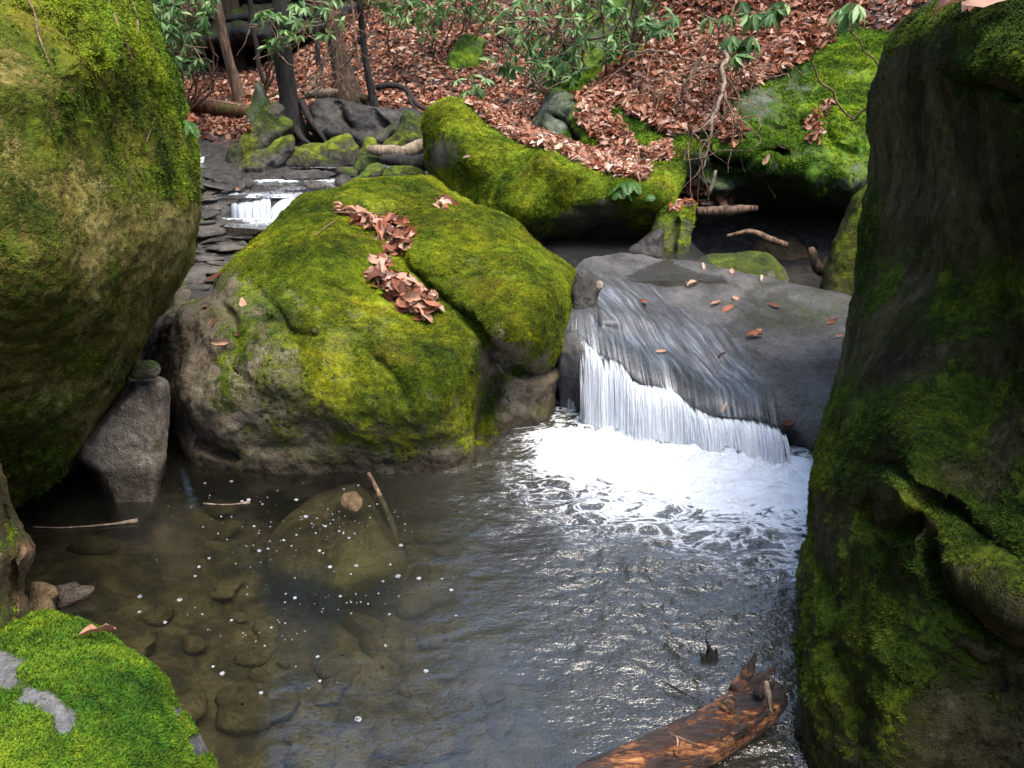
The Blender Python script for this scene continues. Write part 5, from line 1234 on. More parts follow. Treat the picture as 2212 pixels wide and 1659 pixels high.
# ---------------------------------------------------------------- trees
def trunk_tree(label, px, Y0, w, m, lean_up=1.0, name='tree', roots=(), crown=False, seed=0):
    """px: axis from the top of the picture down to the foot; w: widths in pixels"""
    px = np.asarray(px, float); foot = px[-1]
    h = cast(foot[0], foot[1], [G_BVH]); Yf = Y0 if Y0 else h[0].y
    pts = P(px[:, 0], px[:, 1], np.full(len(px), Yf)); mpp = Yf / FPX
    rad = np.asarray(w, float) * mpp / 2
    d_ = pts[0] - pts[1]; d_ /= np.linalg.norm(d_); up = [pts[0] + (d_ * .55 + np.array([0, .02, .75])) * s for s in (6.0, 4.2, 2.6, 1.2)]
    pts = np.concatenate([np.array(up), pts]); rad = np.concatenate([rad[0] * np.array([.35, .55, .75, .9]), rad])
    pts[-1, 2] -= .1
    l = spline(pts, False, .12); t = np.concatenate([[0], np.cumsum(np.linalg.norm(np.diff(pts, axis=0), axis=1))]); tl = np.concatenate([[0], np.cumsum(np.linalg.norm(np.diff(l, axis=0), axis=1))])
    rr_ = np.interp(tl / tl[-1], t / t[-1], rad)
    rr_ = rr_ * (1 + .55 * np.exp(-((tl[-1] - tl) / (rr_[-1] * 2.2))**2))
    base = l[-1].copy(); e = empty(name, base); tag(e, label, 'tree')
    co, fs = tube_np(l - base, rr_, 14, True, .16, seed); A = Acc(); A.add(co, fs)
    A.build('trunk', m, e)
    r = np.random.default_rng(seed + 100)
    for k in range(5):                                    # bare limbs high above the picture
        i = int(len(l) * r.uniform(.02, .25)); a = r.uniform(0, 6.28); le = r.uniform(1.0, 2.4)
        q = l[i] - base; pp = [q]; dv = np.array([math.cos(a), math.sin(a), .9])
        for s in range(5): dv = dv + .25 * r.normal(size=3); q = q + dv / np.linalg.norm(dv) * le / 5; pp.append(q)
        co, fs = tube_np(np.array(pp), np.linspace(rr_[i] * .45, .006, 6), 6); A2 = Acc(); A2.add(co, fs); A2.build('branch', m, e)
    for path, w0, w1 in roots:
        q = []
        for (x, y, dY) in path: q.append(P(x, y, Yf + dY))
        q = spline(np.array(q) - base, False, .06); co, fs = tube_np(q, np.linspace(w0, w1, len(q)) * mpp / 2, 8, True, .2, seed); A3 = Acc(); A3.add(co, fs); A3.build('root', m, e)
    return e
trunk_tree('slim brown tree leaning left above the fallen red log', [(462, -30), (474, 40), (489, 110), (503, 160), (524, 215)], 10.2, [20, 20, 20, 21, 24], B_BROWN, seed=1)
trunk_tree('thick dark tree rooted beside the leaning mossy rock', [(604, -40), (608, 60), (612, 130), (623, 200), (630, 262), (640, 300)], 8.75, [32, 34, 38, 38, 42, 48], B_DARK, seed=2,
           roots=[([(652, 220, 0), (672, 262, -.2), (700, 300, -.3), (712, 330, -.3)], 16, 6), ([(640, 280, -.1), (652, 300, -.3), (668, 310, -.4)], 18, 8), ([(628, 275, -.1), (618, 305, -.2)], 18, 8)])
trunk_tree('large rough brown tree standing on the undercut bank', [(704, -40), (716, 40), (728, 110), (744, 170), (756, 215)], 9.6, [28, 30, 36, 38, 46], B_BROWN, seed=3,
           roots=[([(765, 205, 0), (790, 212, -.1), (808, 216, -.1)], 22, 10), ([(745, 210, 0), (720, 205, -.1), (690, 208, -.1), (676, 200, 0)], 20, 12)])
trunk_tree('thin dark tree just right of the large rough brown tree', [(772, -30), (780, 40), (787, 110), (797, 170), (812, 225)], 9.45, [12, 12, 13, 14, 18], B_DARK, seed=4,
           roots=[([(812, 190, 0), (840, 184, .0), (872, 190, -.05), (890, 212, -.1), (905, 230, -.2), (928, 240, -.3)], 13, 8), ([(880, 200, -.05), (890, 225, -.2), (912, 250, -.4)], 7, 4)])
trunk_tree('small curved sapling between the slim brown tree and the thick dark tree', [(540, -10), (543, 50), (555, 100), (558, 140), (568, 170), (587, 192)], 10.6, [9, 9, 9, 9, 10, 12], B_DARK, seed=5)
trunk_tree('slender grey sapling left of the large rough brown tree', [(682, -10), (684, 60), (686, 110), (690, 158)], 11.2, [9, 9, 10, 14], B_DARK, seed=6)
trunk_tree('thin wavy sapling crossing the hillside right of the large brown tree', [(758, -20), (766, 60), (772, 110), (782, 166)], 10.8, [4, 4, 5, 6], B_TWIG, seed=7)
trunk_tree('narrow dark sapling in the middle of the leafy hillside', [(948, -20), (952, 40), (950, 90), (949, 118)], 12.2, [9, 9, 9, 12], B_DARK, seed=8)
trunk_tree('spindly sapling among the pale shrub leaves upper centre', [(1000, -20), (1004, 30), (1003, 70)], 12.8, [8, 8, 10], B_DARK, seed=9)
trunk_tree('short thin stem near the leaning boulder at the left', [(386, 60), (392, 110), (394, 170), (396, 217)], 9.9, [5, 5, 6, 9], B_DARK, seed=10)
trunk_tree('very thin stem rising from the hillside left of the mossy hill rock', [(868, -20), (872, 40), (868, 90)], 12.0, [4, 4, 5], B_TWIG, seed=11)
trunk_tree('thin stem beside the spindly sapling', [(905, -20), (903, 30), (908, 70)], 13.0, [4, 4, 5], B_TWIG, seed=12)

# tall bare trees standing farther back and beside the valley
rt_ = np.random.default_rng(8)
for k, (x, y, rd) in enumerate([(-6, 15, .2), (-3.5, 17, .25), (1.5, 16, .22), (4.5, 14.5, .28), (6.5, 12, .2), (-7.5, 11, .25), (0, 20, .3), (3, 20, .25), (-5, 21, .3), (6, 19, .3), (-8, 6, .25), (7.5, 7, .25)]):
    z0 = min(float(ground_z(np.array([x]), np.array([y]))[0]), 7.4); e = empty('tree', (x, y, z0 - .2)); tag(e, 'tall bare tree trunk rising from the wooded slope behind the creek', 'tree', 'tall bare trees on the slopes')
    ln = rt_.normal(0, .05, 2); zz = np.linspace(0, 13, 14); p = np.stack([ln[0] * zz, ln[1] * zz, zz], -1); co, fs = tube_np(p, rd * (1 - zz / 16), 12, True, .12, k); A = Acc(); A.add(co, fs); A.build('trunk', B_DARK, e)
    A = Acc()
    for j in range(26):
        h_ = rt_.uniform(5, 12.5); q = np.array([ln[0] * h_, ln[1] * h_, h_]); a = rt_.uniform(0, 6.28); dv = np.array([math.cos(a), math.sin(a), .7]); pp = [q]
        for s in range(6): dv = dv + .3 * rt_.normal(size=3); q = q + dv / np.linalg.norm(dv) * .6; pp.append(q)
        co, fs = tube_np(np.array(pp), np.linspace(.05, .008, 7), 5); A.add(co, fs)
    A.build('crown', B_DARK, e)

# fallen red log and the pale stick lying on it
def stick(name, label, cat, pts, w, m, sides=9, wob=.15, seed=0, group=None):
    pts = np.asarray(pts, float); base = pts[len(pts) // 2].copy(); l = spline(pts - base, False, .03)
    co, fs = tube_np(l, np.interp(np.linspace(0, 1, len(l)), np.linspace(0, 1, len(w)), w), sides, True, wob, seed); A = Acc(); A.add(co, fs)
    o = A.build(name, m); o.location = [float(v) for v in base]; tag(o, label, cat, group); return o
stick('fallen_log', 'rotten red brown log patched with moss lying across the foot of the hillside', 'log', P(np.array([385, 430, 480, 540]), np.array([226, 228, 233, 242]), 9.4), [.075, .085, .085, .08], B_RED)
stick('stick', 'thin grey stick resting on the rotten red log', 'stick', P(np.array([410, 450, 480, 525]), np.array([232, 217, 221, 227]), 9.25), [.006, .008, .008, .006], B_PALE, 5)
stick('driftwood', 'upper grey weathered driftwood log beside the tilted boulder', 'driftwood', P(np.array([793, 830, 870, 900, 925]), np.array([322, 326, 328, 322, 305]), 7.15), [.03, .05, .055, .06, .06], B_PALE, 9, .5)
stick('driftwood', 'lower dark split driftwood log beside the tilted boulder', 'driftwood', P(np.array([822, 850, 890, 935]), np.array([345, 346, 352, 350]), 6.95), [.03, .06, .065, .06], B_DARK, 9, .5)
stick('plank', 'rotten brown plank of wood lying below the leaf heap next to the ledge', 'plank', P(np.array([1505, 1540, 1580, 1620, 1636]), np.array([456, 456, 454, 450, 450]), 5.75), [.03, .035, .035, .03, .02], B_BROWN, 8, .4)
stick('stick', 'short pale stick poking up out of the leaf heap by the ledge', 'stick', P(np.array([1530, 1540, 1546]), np.array([420, 395, 368]), 5.9), [.014, .013, .010], B_PALE, 6)
stick('twig', 'small dark twig standing on the slab beside the pale pink leaf', 'twig', P(np.array([1487, 1484, 1482]), np.array([628, 616, 607]), 4.62), [.007, .006, .005], B_PALE, 5)
stick('stick', 'rotten orange brown branch leaning in the dark hollow right of the olive rock', 'stick', P(np.array([1752, 1760, 1770, 1778]), np.array([535, 560, 580, 590]), 5.3), [.02, .028, .034, .026], B_BROWN, 9, .7)
stick('stick', 'dark dead branch lying deep in the hollow under the ledge', 'stick', P(np.array([1570, 1620, 1660, 1700]), np.array([510, 500, 515, 530]), 6.0), [.01, .02, .03, .02], B_TWIG, 7, .4)
stick('twig', 'thin twig bridging the groove of the domed boulder above the leaves', 'twig', [np.array(cast(x, y)[0]) + np.array([0, -.03, .02]) for x, y in [(685, 515), (708, 495), (728, 482)]], [.002, .003, .003], B_TWIG, 5, 0)
stick('twig', 'thin twig lying flat across the upper leaf heap of the domed boulder', 'twig', [np.array(cast(x, y)[0]) + np.array([0, -.03, .06]) for x, y in [(722, 481), (760, 481), (800, 484), (830, 482)]], [.003, .003, .003, .002], B_TWIG, 5, 0)
stick('stick', 'brown stick leaning into the pool beside the half sunken rock', 'stick', [P(796, 1022, 3.0), PZ(810, 1050, .02), PZ(828, 1085, -.02), PZ(850, 1140, -.10), PZ(862, 1200, -.22)], [.008, .011, .012, .012, .01], B_TWIG, 7, .3)
stick('stick', 'pale thin stick tipped with foam floating near the left boulder', 'stick', PZ(np.array([70, 130, 200, 260, 298]), np.array([1138, 1140, 1136, 1130, 1124]), .006), [.002, .003, .004, .005, .012], B_PALE, 5, .2)
stick('twig', 'short foam edged twig floating in front of the domed boulder', 'twig', PZ(np.array([440, 470, 500, 540]), np.array([1088, 1090, 1090, 1085]), .005), [.006, .003, .003, .009], B_PALE, 5, .5)
stick('root', 'curved dark root over the hollow bank under the trees', 'root', P(np.array([660, 672, 700, 730]), np.array([208, 204, 202, 198]), 9.2), [.03, .045, .045, .03], B_PALE, 8, .3)

# mossy root buttress at the left margin
m, nt = new_mat('root_bark'); 
boulder('tree_root', 'gnarled mossy root bulging at the left margin above the bright green rock', 'tree root',
        [(-160, 960), (-20, 985), (10, 1040), (30, 1110), (45, 1150), (66, 1168), (75, 1190), (72, 1215), (55, 1245), (50, 1275), (62, 1310), (66, 1345), (30, 1420), (-160, 1460)],
        [(0, 1050, 2.0), (30, 1150, 2.0), (60, 1190, 1.97), (40, 1260, 1.95), (55, 1320, 1.92), (0, 1200, 1.8), (0, 1330, 1.75), (-150, 1200, 1.6), (-150, 1400, 1.55)],
        stone_mat('root_wood', rock=((.03, .018, .010), (.12, .07, .035), (.22, .13, .07)), moss=MOSS_O, sc=1.6), roll=(22, .10), back=(80, .4), step=4, moss=(.3, .3, .8), seed=61, noise=((5, .02), (14, .012), (40, .004)),
        creases=[([(0, 1060), (20, 1150), (30, 1250), (30, 1340)], 7, .05), ([(40, 1150), (50, 1180), (35, 1220)], 5, .02)], spots=[(60, 1185, 18, -.5)], fuzz=18000, tuft_mat=T_LEFT, tuft_size=1.0)

# ---------------------------------------------------------------- the wet log in the bottom right corner
m, nt = new_mat('peeled_log'); n = N(nt); tc = n('ShaderNodeTexCoord'); mp = n('ShaderNodeMapping')
mp.inputs['Rotation'].default_value = (0, 0, math.radians(-35)); mp.inputs['Scale'].default_value = (.16, 1, 1); n.ln(tc.outputs['Object'], mp.inputs['Vector'])
a = n.noise(mp.outputs[0], 90, 5, .75, .15); b_ = n.noise(mp.outputs[0], 16, 6, .75, .2); c_ = n.noise(tc.outputs['Object'], 9, 4, .6)
wood = n.ramp(a, [(.38, (.04, .012, .006)), (.48, (.17, .055, .018)), (.58, (.36, .16, .05)), (.70, (.52, .31, .13))])
bark = n.ramp(b_, [(.38, (.008, .005, .004)), (.52, (.035, .016, .011)), (.66, (.10, .042, .026))])
fk = n.mr(n.math('ADD', n.math('MULTIPLY', b_, .6), n.math('MULTIPLY', c_, .5)), .53, .60)
pb = n('ShaderNodeBsdfPrincipled', i_Roughness=.5); n.ln(n.mix(fk, bark, wood), pb.inputs['Base Color'])
n.ln(n.bump(n.math('ADD', n.math('MULTIPLY', fk, -.8), n.math('ADD', a, b_)), .9, .012), pb.inputs['Normal']); n.out(pb.outputs[0]); M_LOG = m
ax = np.array([PZ(1120, 1850, .05), PZ(1245, 1722, .04), PZ(1405, 1648, .05), PZ(1530, 1592, .06), PZ(1600, 1548, .07), PZ(1650, 1518, .085), PZ(1682, 1500, .09)])
lb = ax[3].copy(); lg = empty('log', lb); tag(lg, 'wet orange and black peeling log lying in the water against the dark fluted boulder', 'log')
l = spline(ax - lb, False, .012); rr_ = np.interp(np.linspace(0, 1, len(l)), [0, .3, .6, .8, .92, 1], [.050, .058, .064, .066, .059, .034])
co, fs = tube_np(l, rr_, 40, True); ctr = np.repeat(l, 40, 0); ctr = np.concatenate([ctr, l[:1], l[-1:]])
dv = co - ctr; nrm_ = dv / (np.linalg.norm(dv, axis=1)[:, None] + 1e-9)
qa = co @ np.array([[.82, -.57, 0], [.57, .82, 0], [0, 0, 1.]]); qa[:, 0] *= .22
hh = .012 * fbm(qa, 9, 4, 3) - .006 * np.abs(fbm(qa, 22, 3, 5)) + .003 * fbm(qa, 60, 3, 6)
A = Acc(); A.add(co + nrm_ * hh[:, None], fs); A.build('trunk', M_LOG, lg)
def sub(name, pts, w, m_, par, base, sides=7, wob=.3, sd=1):
    l_ = spline(np.asarray(pts, float) - base, False, .008); c_, f_ = tube_np(l_, np.interp(np.linspace(0, 1, len(l_)), np.linspace(0, 1, len(w)), w), sides, True, wob, sd); A_ = Acc(); A_.add(c_, f_); return A_.build(name, m_, par)
sub('splinter', [PZ(1592, 1492, .13), P(1606, 1470, 1.72), P(1622, 1440, 1.72), P(1632, 1408, 1.72)], [.022, .018, .011, .002], M_LOG, lg, lb)
sub('splinter', [PZ(1640, 1500, .15), P(1655, 1468, 1.66), P(1664, 1456, 1.66)], [.016, .012, .003], M_LOG, lg, lb)
sub('splinter', [PZ(1570, 1530, .14), P(1588, 1492, 1.72), P(1600, 1470, 1.74)], [.02, .014, .004], M_LOG, lg, lb)
for k_ in range(5):
    a_ = k_ * .9; b0_ = ax[-1] + np.array([-.03, .0, .0]) + .045 * np.array([-.5 * math.cos(a_), .8 * math.cos(a_), math.sin(a_)]); tp_ = b0_ + np.array([.030, .020, .012]) * (1 + .7 * math.sin(k_ * 2.3)) + .01 * np.array([math.cos(a_), 0, math.sin(a_)])
    sub('splinter', [b0_ - np.array([.05, .03, 0]), b0_, tp_], [.012, .013, .002], M_LOG, lg, lb, 5, .5, k_)
sub('bark_strip', [PZ(1560, 1600, .12), PZ(1600, 1572, .15), PZ(1640, 1555, .14), PZ(1670, 1520, .14)], [.003, .008, .007, .002], M_LOG, lg, lb)
stick('twig', 'pale brown withered stalk hanging over the end of the wet log', 'twig', [P(1655, 1472, 1.60), P(1658, 1500, 1.59), P(1663, 1530, 1.585), P(1672, 1548, 1.58)], [.006, .009, .004, .002], B_PALE, 6, .6)
for (x, y, s, lab, k) in [(1462, 1628, .045, 'small red brown leaf hanging on the wet log', 2), (1452, 1598, .045, 'dark leaf stuck to the side of the wet log', 8), (1470, 1602, .03, 'small folded leaf on top of the wet log', 11)]:
    p = P(x, y, 1.455 if y > 1600 else 1.49); o = obj('fallen_leaf', DLM[k]); o.location = p; o.scale = (s, s, s); o.rotation_euler = (1.1, rl.uniform(-.5, .5), rl.uniform(1, 2)); tag(o, lab, 'leaf')
stick('twig', 'thin twig lying across the wet log by the red leaf', 'twig', [P(1440, 1585, 1.48), P(1465, 1592, 1.46), P(1490, 1602, 1.45), P(1510, 1612, 1.45)], [.0015, .002, .002, .0015], B_TWIG, 5, 0)
# sunken branch with a dark stub standing out of the water
stick('branch', 'pale sunken branch under the rippled water with a dark stub above it', 'branch', [PZ(1525, 1430, -.02), PZ(1545, 1380, -.03), PZ(1575, 1310, -.035), PZ(1605, 1240, -.05)], [.016, .014, .012, .008], B_PALE, 8, .4)
sb_ = PZ(1532, 1440, -.03); st_ = empty('stump', sb_); tag(st_, 'dark jagged broken stub of wood sticking up from the pool above the log', 'stub')
for k_, (dx_, dy_, h_, r_) in enumerate([(0, 0, .085, .026), (.018, .01, .06, .022), (-.016, .006, .05, .020), (.006, -.012, .055, .018), (-.005, .01, .10, .010)]):
    sub('splinter', [sb_ + np.array([dx_ * .4, dy_, -.04]), sb_ + np.array([dx_, dy_, h_ * .6]), sb_ + np.array([dx_ * 1.6 - .01, dy_, h_])], [r_, r_ * .8, .002], B_DARK, st_, sb_, 6, .6, k_)
stick('twig', 'fine black twig line trailing in the ripples above the log', 'twig', PZ(np.array([1400, 1440, 1475, 1500]), np.array([1455, 1475, 1495, 1508]), .003), [.001, .003, .003, .002], B_DARK, 5, .3)

# ---------------------------------------------------------------- evergreen shrubs with whorled leaves
def rho_leaf():
    n_ = 5; t = np.linspace(0, 1, n_); w = .5 * np.array([.05, .62, 1.0, .72, .03]) * .30
    z = -.10 * t * t * 2.2; rows = []
    for sg in (-1, 0, 1): rows.append(np.stack([t, sg * w, z + abs(sg) * w * .35], -1))
    co = np.concatenate(rows); f = [[a * n_ + k, a * n_ + k + 1, (a + 1) * n_ + k + 1, (a + 1) * n_ + k] for a in range(2) for k in range(n_ - 1)]
    return co, np.array(f)
RHO = rho_leaf()
RHM = [leaf_mesh('leaf', RHO, t, L_RHO) for t in (.15, .3, .45, .55, .65, .75, .85, .97)]
def shrub(name, label, root, nodes, seed, leaf=.12, parts=200, m=B_TWIG, stem_w=.012, minl=5, maxl=9, droop=.35, cat='shrub'):
    """root: world point; nodes: whorl positions (k,3)"""
    r = np.random.default_rng(seed); root = np.asarray(root, float); e = empty(name, root); tag(e, label, cat)
    nodes = np.asarray(nodes, float); hubs = nodes[r.choice(len(nodes), max(2, len(nodes) // 9), False)] * np.array([1, 1, 1]) - np.array([0, 0, .12])
    for h_ in hubs:
        mid = (root + h_) / 2 + r.normal(0, .12, 3) * np.linalg.norm(h_ - root)
        l_ = spline(np.array([root, mid, h_]) - root, False, .08); l_ += .012 * r.normal(size=l_.shape); co, fs = tube_np(l_, np.linspace(stem_w, stem_w * .55, len(l_)), 6); A_ = Acc(); A_.add(co, fs); A_.build('stem', m, e)
    tw = Acc(); LV = []; MT = []
    for nd in nodes:
        hb = hubs[np.argmin(((hubs - nd)**2).sum(1))]
        mid = (hb + nd) / 2 + r.normal(0, .06, 3); l_ = spline(np.array([hb, mid, nd]) - root, False, .07)
        co, fs = tube_np(l_, np.linspace(stem_w * .5, .0028, len(l_)), 5, False); tw.add(co, fs)
        ax_ = nd - mid; ax_ = ax_ / (np.linalg.norm(ax_) + 1e-9) * .6 + np.array([0, -.15, .7]); ax_ /= np.linalg.norm(ax_)
        k = r.integers(minl, maxl + 1); u = np.cross(ax_, (0.3, .2, .9)); u /= np.linalg.norm(u); v = np.cross(ax_, u); a0 = r.uniform(0, 6.28)
        for j in range(k):
            a = a0 + j * 6.283 / k + r.normal(0, .18); el = r.normal(.05, .3) - droop * .4
            d_ = (math.cos(a) * u + math.sin(a) * v) * math.cos(el) + ax_ * math.sin(el); d_[2] -= droop * r.uniform(.2, 1.1); d_ /= np.linalg.norm(d_)
            z_ = ax_ + .35 * r.normal(size=3); z_ -= d_ * (z_ @ d_); z_ /= np.linalg.norm(z_) + 1e-9; y_ = np.cross(z_, d_)
            s = leaf * r.uniform(.65, 1.15); Mx = np.stack([d_, y_, z_], -1) * s; LV.append((Mx, nd - root)); 
    tw.build('twigs', m, e, True)['kind'] = 'stuff'
    order = r.permutation(len(LV)); near = order[:parts]; rest = order[parts:]
    for i in near:
        Mx, p = LV[i]; o = obj('leaf', RHM[min(7, int(r.beta(2, 1.8) * 8))], None, e); o.matrix_local = Matrix([[*Mx[q_], p[q_]] for q_ in range(3)] + [[0, 0, 0, 1]])
    if len(rest):
        MM = np.array([LV[i][0] for i in rest]); PP = np.array([LV[i][1] for i in rest]); co, f = RHO
        c = np.einsum('kij,nj->kni', MM, co) + PP[:, None]; tn_ = np.repeat(r.beta(2, 1.8, len(rest)), len(co))
        me = mesh_np('foliage', c.reshape(-1, 3), (f[None] + (np.arange(len(rest)) * len(co))[:, None, None]).reshape(-1, 4)); attr(me, 'tone', tn_); o = obj('foliage', me, L_RHO, e); o['kind'] = 'stuff'
    return e
def cloud(poly, k, Y0, Y1, seed, lo=None):
    r = np.random.default_rng(seed); poly = np.asarray(poly, float); a, b__ = poly.min(0), poly.max(0); out = []
    while len(out) < k:
        q = r.uniform(a, b__)
        if seg_dist(q[None], poly, True)[1][0]: out.append(P(q[0], q[1], r.uniform(Y0, Y1)))
    return np.array(out)
shrub('evergreen_shrub', 'big glossy evergreen shrub spreading above the leaf covered boulders at top centre', P(1260, 250, 8.6),
      np.concatenate([cloud([(1040, 60), (1100, 0), (1250, -20), (1400, -20), (1440, 40), (1460, 90), (1400, 80), (1340, 110), (1280, 160), (1270, 190), (1200, 200), (1130, 190), (1060, 140)], 140, 7.4, 8.7, 1), cloud([(1380, 30), (1450, 20), (1480, 60), (1450, 85), (1400, 70)], 10, 7.2, 7.5, 2),
                      cloud([(1100, -60), (1400, -120), (1500, -40), (1200, -10)], 25, 7.6, 8.8, 3), cloud([(1110, 100), (1230, 120), (1260, 190), (1160, 195)], 22, 7.6, 8.2, 4)]), 1, .11, 290, stem_w=.016)
shrub('evergreen_shrub', 'evergreen shrub with drooping leaves at the top left behind the leaning boulder', P(400, 240, 9.3),
      np.concatenate([cloud([(320, -10), (470, -20), (455, 30), (440, 60), (450, 100), (440, 140), (420, 160), (390, 150), (345, 80)], 115, 8.2, 9.3, 5), cloud([(300, -100), (560, -100), (480, -10), (330, -10)], 25, 8.2, 9.4, 6)]), 2, .105, 280, droop=.7)
shrub('evergreen_shrub', 'light green evergreen spray hanging over the top of the thick dark tree', P(570, 215, 9.4),
      np.concatenate([cloud([(560, 80), (610, 65), (650, 75), (625, 100), (590, 115), (570, 110)], 12, 8.2, 8.6, 7), cloud([(540, 20), (640, 10), (760, 0), (760, 70), (700, 75), (640, 60), (580, 60)], 26, 8.3, 9.2, 8), cloud([(640, -60), (900, -60), (900, 10), (700, 20)], 30, 8.6, 9.8, 9)]), 3, .11, 230)
shrub('evergreen_shrub', 'sparse evergreen shrub between the brown trees and the big glossy shrub', P(930, 150, 11.5),
      np.concatenate([cloud([(800, 0), (1060, -10), (1080, 40), (1000, 60), (940, 90), (860, 60)], 62, 10.0, 11.6, 10), cloud([(780, -60), (1080, -60), (1060, 0), (800, 0)], 20, 10, 11.6, 11)]), 4, .125, 240)
shrub('evergreen_sprig', 'small evergreen sprig with long leaves over the middle of the leafy bank', P(1600, 230, 7.1), cloud([(1570, 70), (1620, 60), (1640, 90), (1610, 130), (1575, 150)], 8, 6.4, 6.8, 12), 5, .14, 80, stem_w=.008, droop=.8, cat='sprig')
shrub('evergreen_sprig', 'evergreen sprig of long drooping leaves at the top near the fluted boulder', P(1838, 260, 6.3), cloud([(1800, 5), (1850, -5), (1870, 30), (1830, 40)], 6, 5.6, 5.9, 13), 6, .14, 80, stem_w=.009, droop=.9, cat='sprig')
shrub('evergreen_sprig', 'evergreen sprigs hanging from the top edge over the leaf bank', P(1640, -120, 7.5), cloud([(1500, 20), (1560, 5), (1640, 0), (1700, -10), (1690, 30), (1620, 40), (1530, 45)], 11, 6.6, 7.1, 14), 7, .14, 90, stem_w=.008, droop=.9, cat='sprig')
shrub('evergreen_sprig', 'low evergreen seedling on the leafy slope beside the mossy hill rock', P(1000, 195, 9.2), cloud([(950, 175), (1040, 150), (1060, 190), (1000, 200)], 8, 8.6, 9.2, 15), 8, .11, 60, stem_w=.005, cat='sprig')

# bare tangled twigs hanging over the ledge
def bare_shrub(label, root, Y, main, nb, seed, spread):
    r = np.random.default_rng(seed); b0 = P(*root, Y); e = empty('bare_shrub', b0); tag(e, label, 'shrub')
    for path, w in main:
        l_ = spline(np.array([P(x, y, Y + dy) for x, y, dy in path]) - b0, False, .05); l_ += .008 * r.normal(size=l_.shape); co, fs = tube_np(l_, np.linspace(w, w * .35, len(l_)), 7, True, .2, seed); A_ = Acc(); A_.add(co, fs); A_.build('branch', B_PALE, e)
        for k in range(nb):
            q = l_[r.integers(2, len(l_))].copy(); a = r.uniform(0, 6.28); dv = np.array([math.cos(a) * spread, -.25, -abs(math.sin(a)) + .2]); pp = [q.copy()]
            for s in range(9): dv = dv + np.array([1, .4, 1]) * r.normal(0, .42, 3) + np.array([0, -.03, -.10]); q = q + dv / np.linalg.norm(dv) * r.uniform(.04, .085); pp.append(q.copy())
            l2 = spline(np.array(pp), False, .03); co, fs = tube_np(l2, np.linspace(.0055, .0015, len(l2)), 5, False); A_ = Acc(); A_.add(co, fs)
            A_.build('twig', B_TWIG, e)
    return e
bare_shrub('tangle of bare brown twigs hanging down over the ledge in front of the leaf bank', (1575, 90), 6.3, [([(1575, 90, .3), (1560, 150, .1), (1562, 195, 0), (1545, 250, -.1), (1530, 320, -.15), (1520, 370, -.15)], .022), ([(1560, 190, 0), (1590, 260, -.1), (1600, 300, -.1)], .010), ([(1545, 250, -.1), (1500, 290, -.1), (1470, 340, 0)], .010)], 8, 3, .8)
bare_shrub('thin arching brown stems rising between the ledge and the big evergreen shrub', (1445, 270), 6.7, [([(1445, 270, .2), (1480, 180, 0), (1520, 110, 0), (1545, 50, 0), (1500, 20, 0)], .012), ([(1350, 120, .8), (1420, 110, .5), (1500, 130, .2), (1560, 160, .1)], .012), ([(1410, 250, .3), (1400, 200, .3), (1450, 150, .2)], .008), ([(1545, 50, 0), (1580, 90, -.1), (1620, 150, -.1)], .009)], 12, 4, 1.0)
bare_shrub('dead brown stems lying at the foot of the big evergreen shrub', (1290, 245), 7.9, [([(1290, 245, 0), (1230, 235, 0), (1150, 215, 0), (1080, 215, 0)], .014), ([(1290, 245, 0), (1340, 215, 0), (1380, 190, 0)], .012)], 12, 5, 1.0)
bare_shrub('slanting brown stems between the large brown tree and the thick dark tree', (665, 200), 9.0, [([(660, 205, 0), (690, 160, .1), (705, 120, .1), (720, 85, .1)], .02), ([(668, 205, 0), (700, 180, .1), (722, 150, .1), (730, 110, .1)], .012), ([(540, 60, .3), (600, 45, 0), (660, 60, 0), (740, 40, 0)], .01)], 6, 6, 1.0)

# ferns
L_FERN = leaf_mat('fern_leaf', [(0, (.03, .11, .012)), (1, (.12, .28, .05))], .5, .3)
def fern(label, x, y, size, k, seed, down=.3):
    h = cast(x, y); r = np.random.default_rng(seed); p0 = np.array(h[0]); e = empty('fern', p0); tag(e, label, 'fern')
    for j in range(k):
        a = -2.6 + 2.1 * j / max(1, k - 1) + r.normal(0, .2); dv = np.array([math.cos(a) , math.sin(a) * .6 - .2, .5 * (1 - down)]); dv /= np.linalg.norm(dv); q = np.zeros(3); pp = [q.copy()]; L_ = size * r.uniform(.7, 1.1)
        for s in range(9): dv = dv + np.array([0, 0, -.16 - .1 * down]); dv /= np.linalg.norm(dv); q = q + dv * L_ / 9; pp.append(q.copy())
        pp = np.array(pp); A_ = Acc(); co, fs = tube_np(pp, .0015, 4, False); A_.add(co, fs, .3)
        for i in range(1, 10):
            t = i / 9; w_ = size * .30 * math.sin(math.pi * min(1, .25 + t * .75))**.8; dd = pp[i] - pp[i - 1]; dd /= np.linalg.norm(dd); sd_ = np.cross(dd, (0, 0, 1)); sd_ /= np.linalg.norm(sd_) + 1e-9
            for sg in (-1, 1):
                for hlf in (0, .5):
                    b0 = pp[i] - dd * L_ / 9 * hlf; tip = b0 + sd_ * sg * w_ + dd * w_ * .45 - np.array([0, 0, w_ * .15]); wd = dd * L_ * .028; md = (b0 + tip) / 2
                    A_.add(np.array([b0, md - wd, tip, md + wd]), np.array([[0, 1, 2, 3]]), r.uniform(0, 1))
        A_.build('frond', L_FERN, e, True, 'tone')
fern('pale green fern growing on the front of the tilted leaf covered boulder', 1352, 392, .17, 6, 1)
fern('smaller fern beside the pale one lower on the tilted boulder', 1340, 410, .12, 4, 2, .6)
fern('little fern at the right end of the tilted boulder', 1405, 418, .09, 4, 3, .8)
fern('bright green fern drooping from the right side of the leaning boulder', 395, 258, .11, 4, 4, .9)

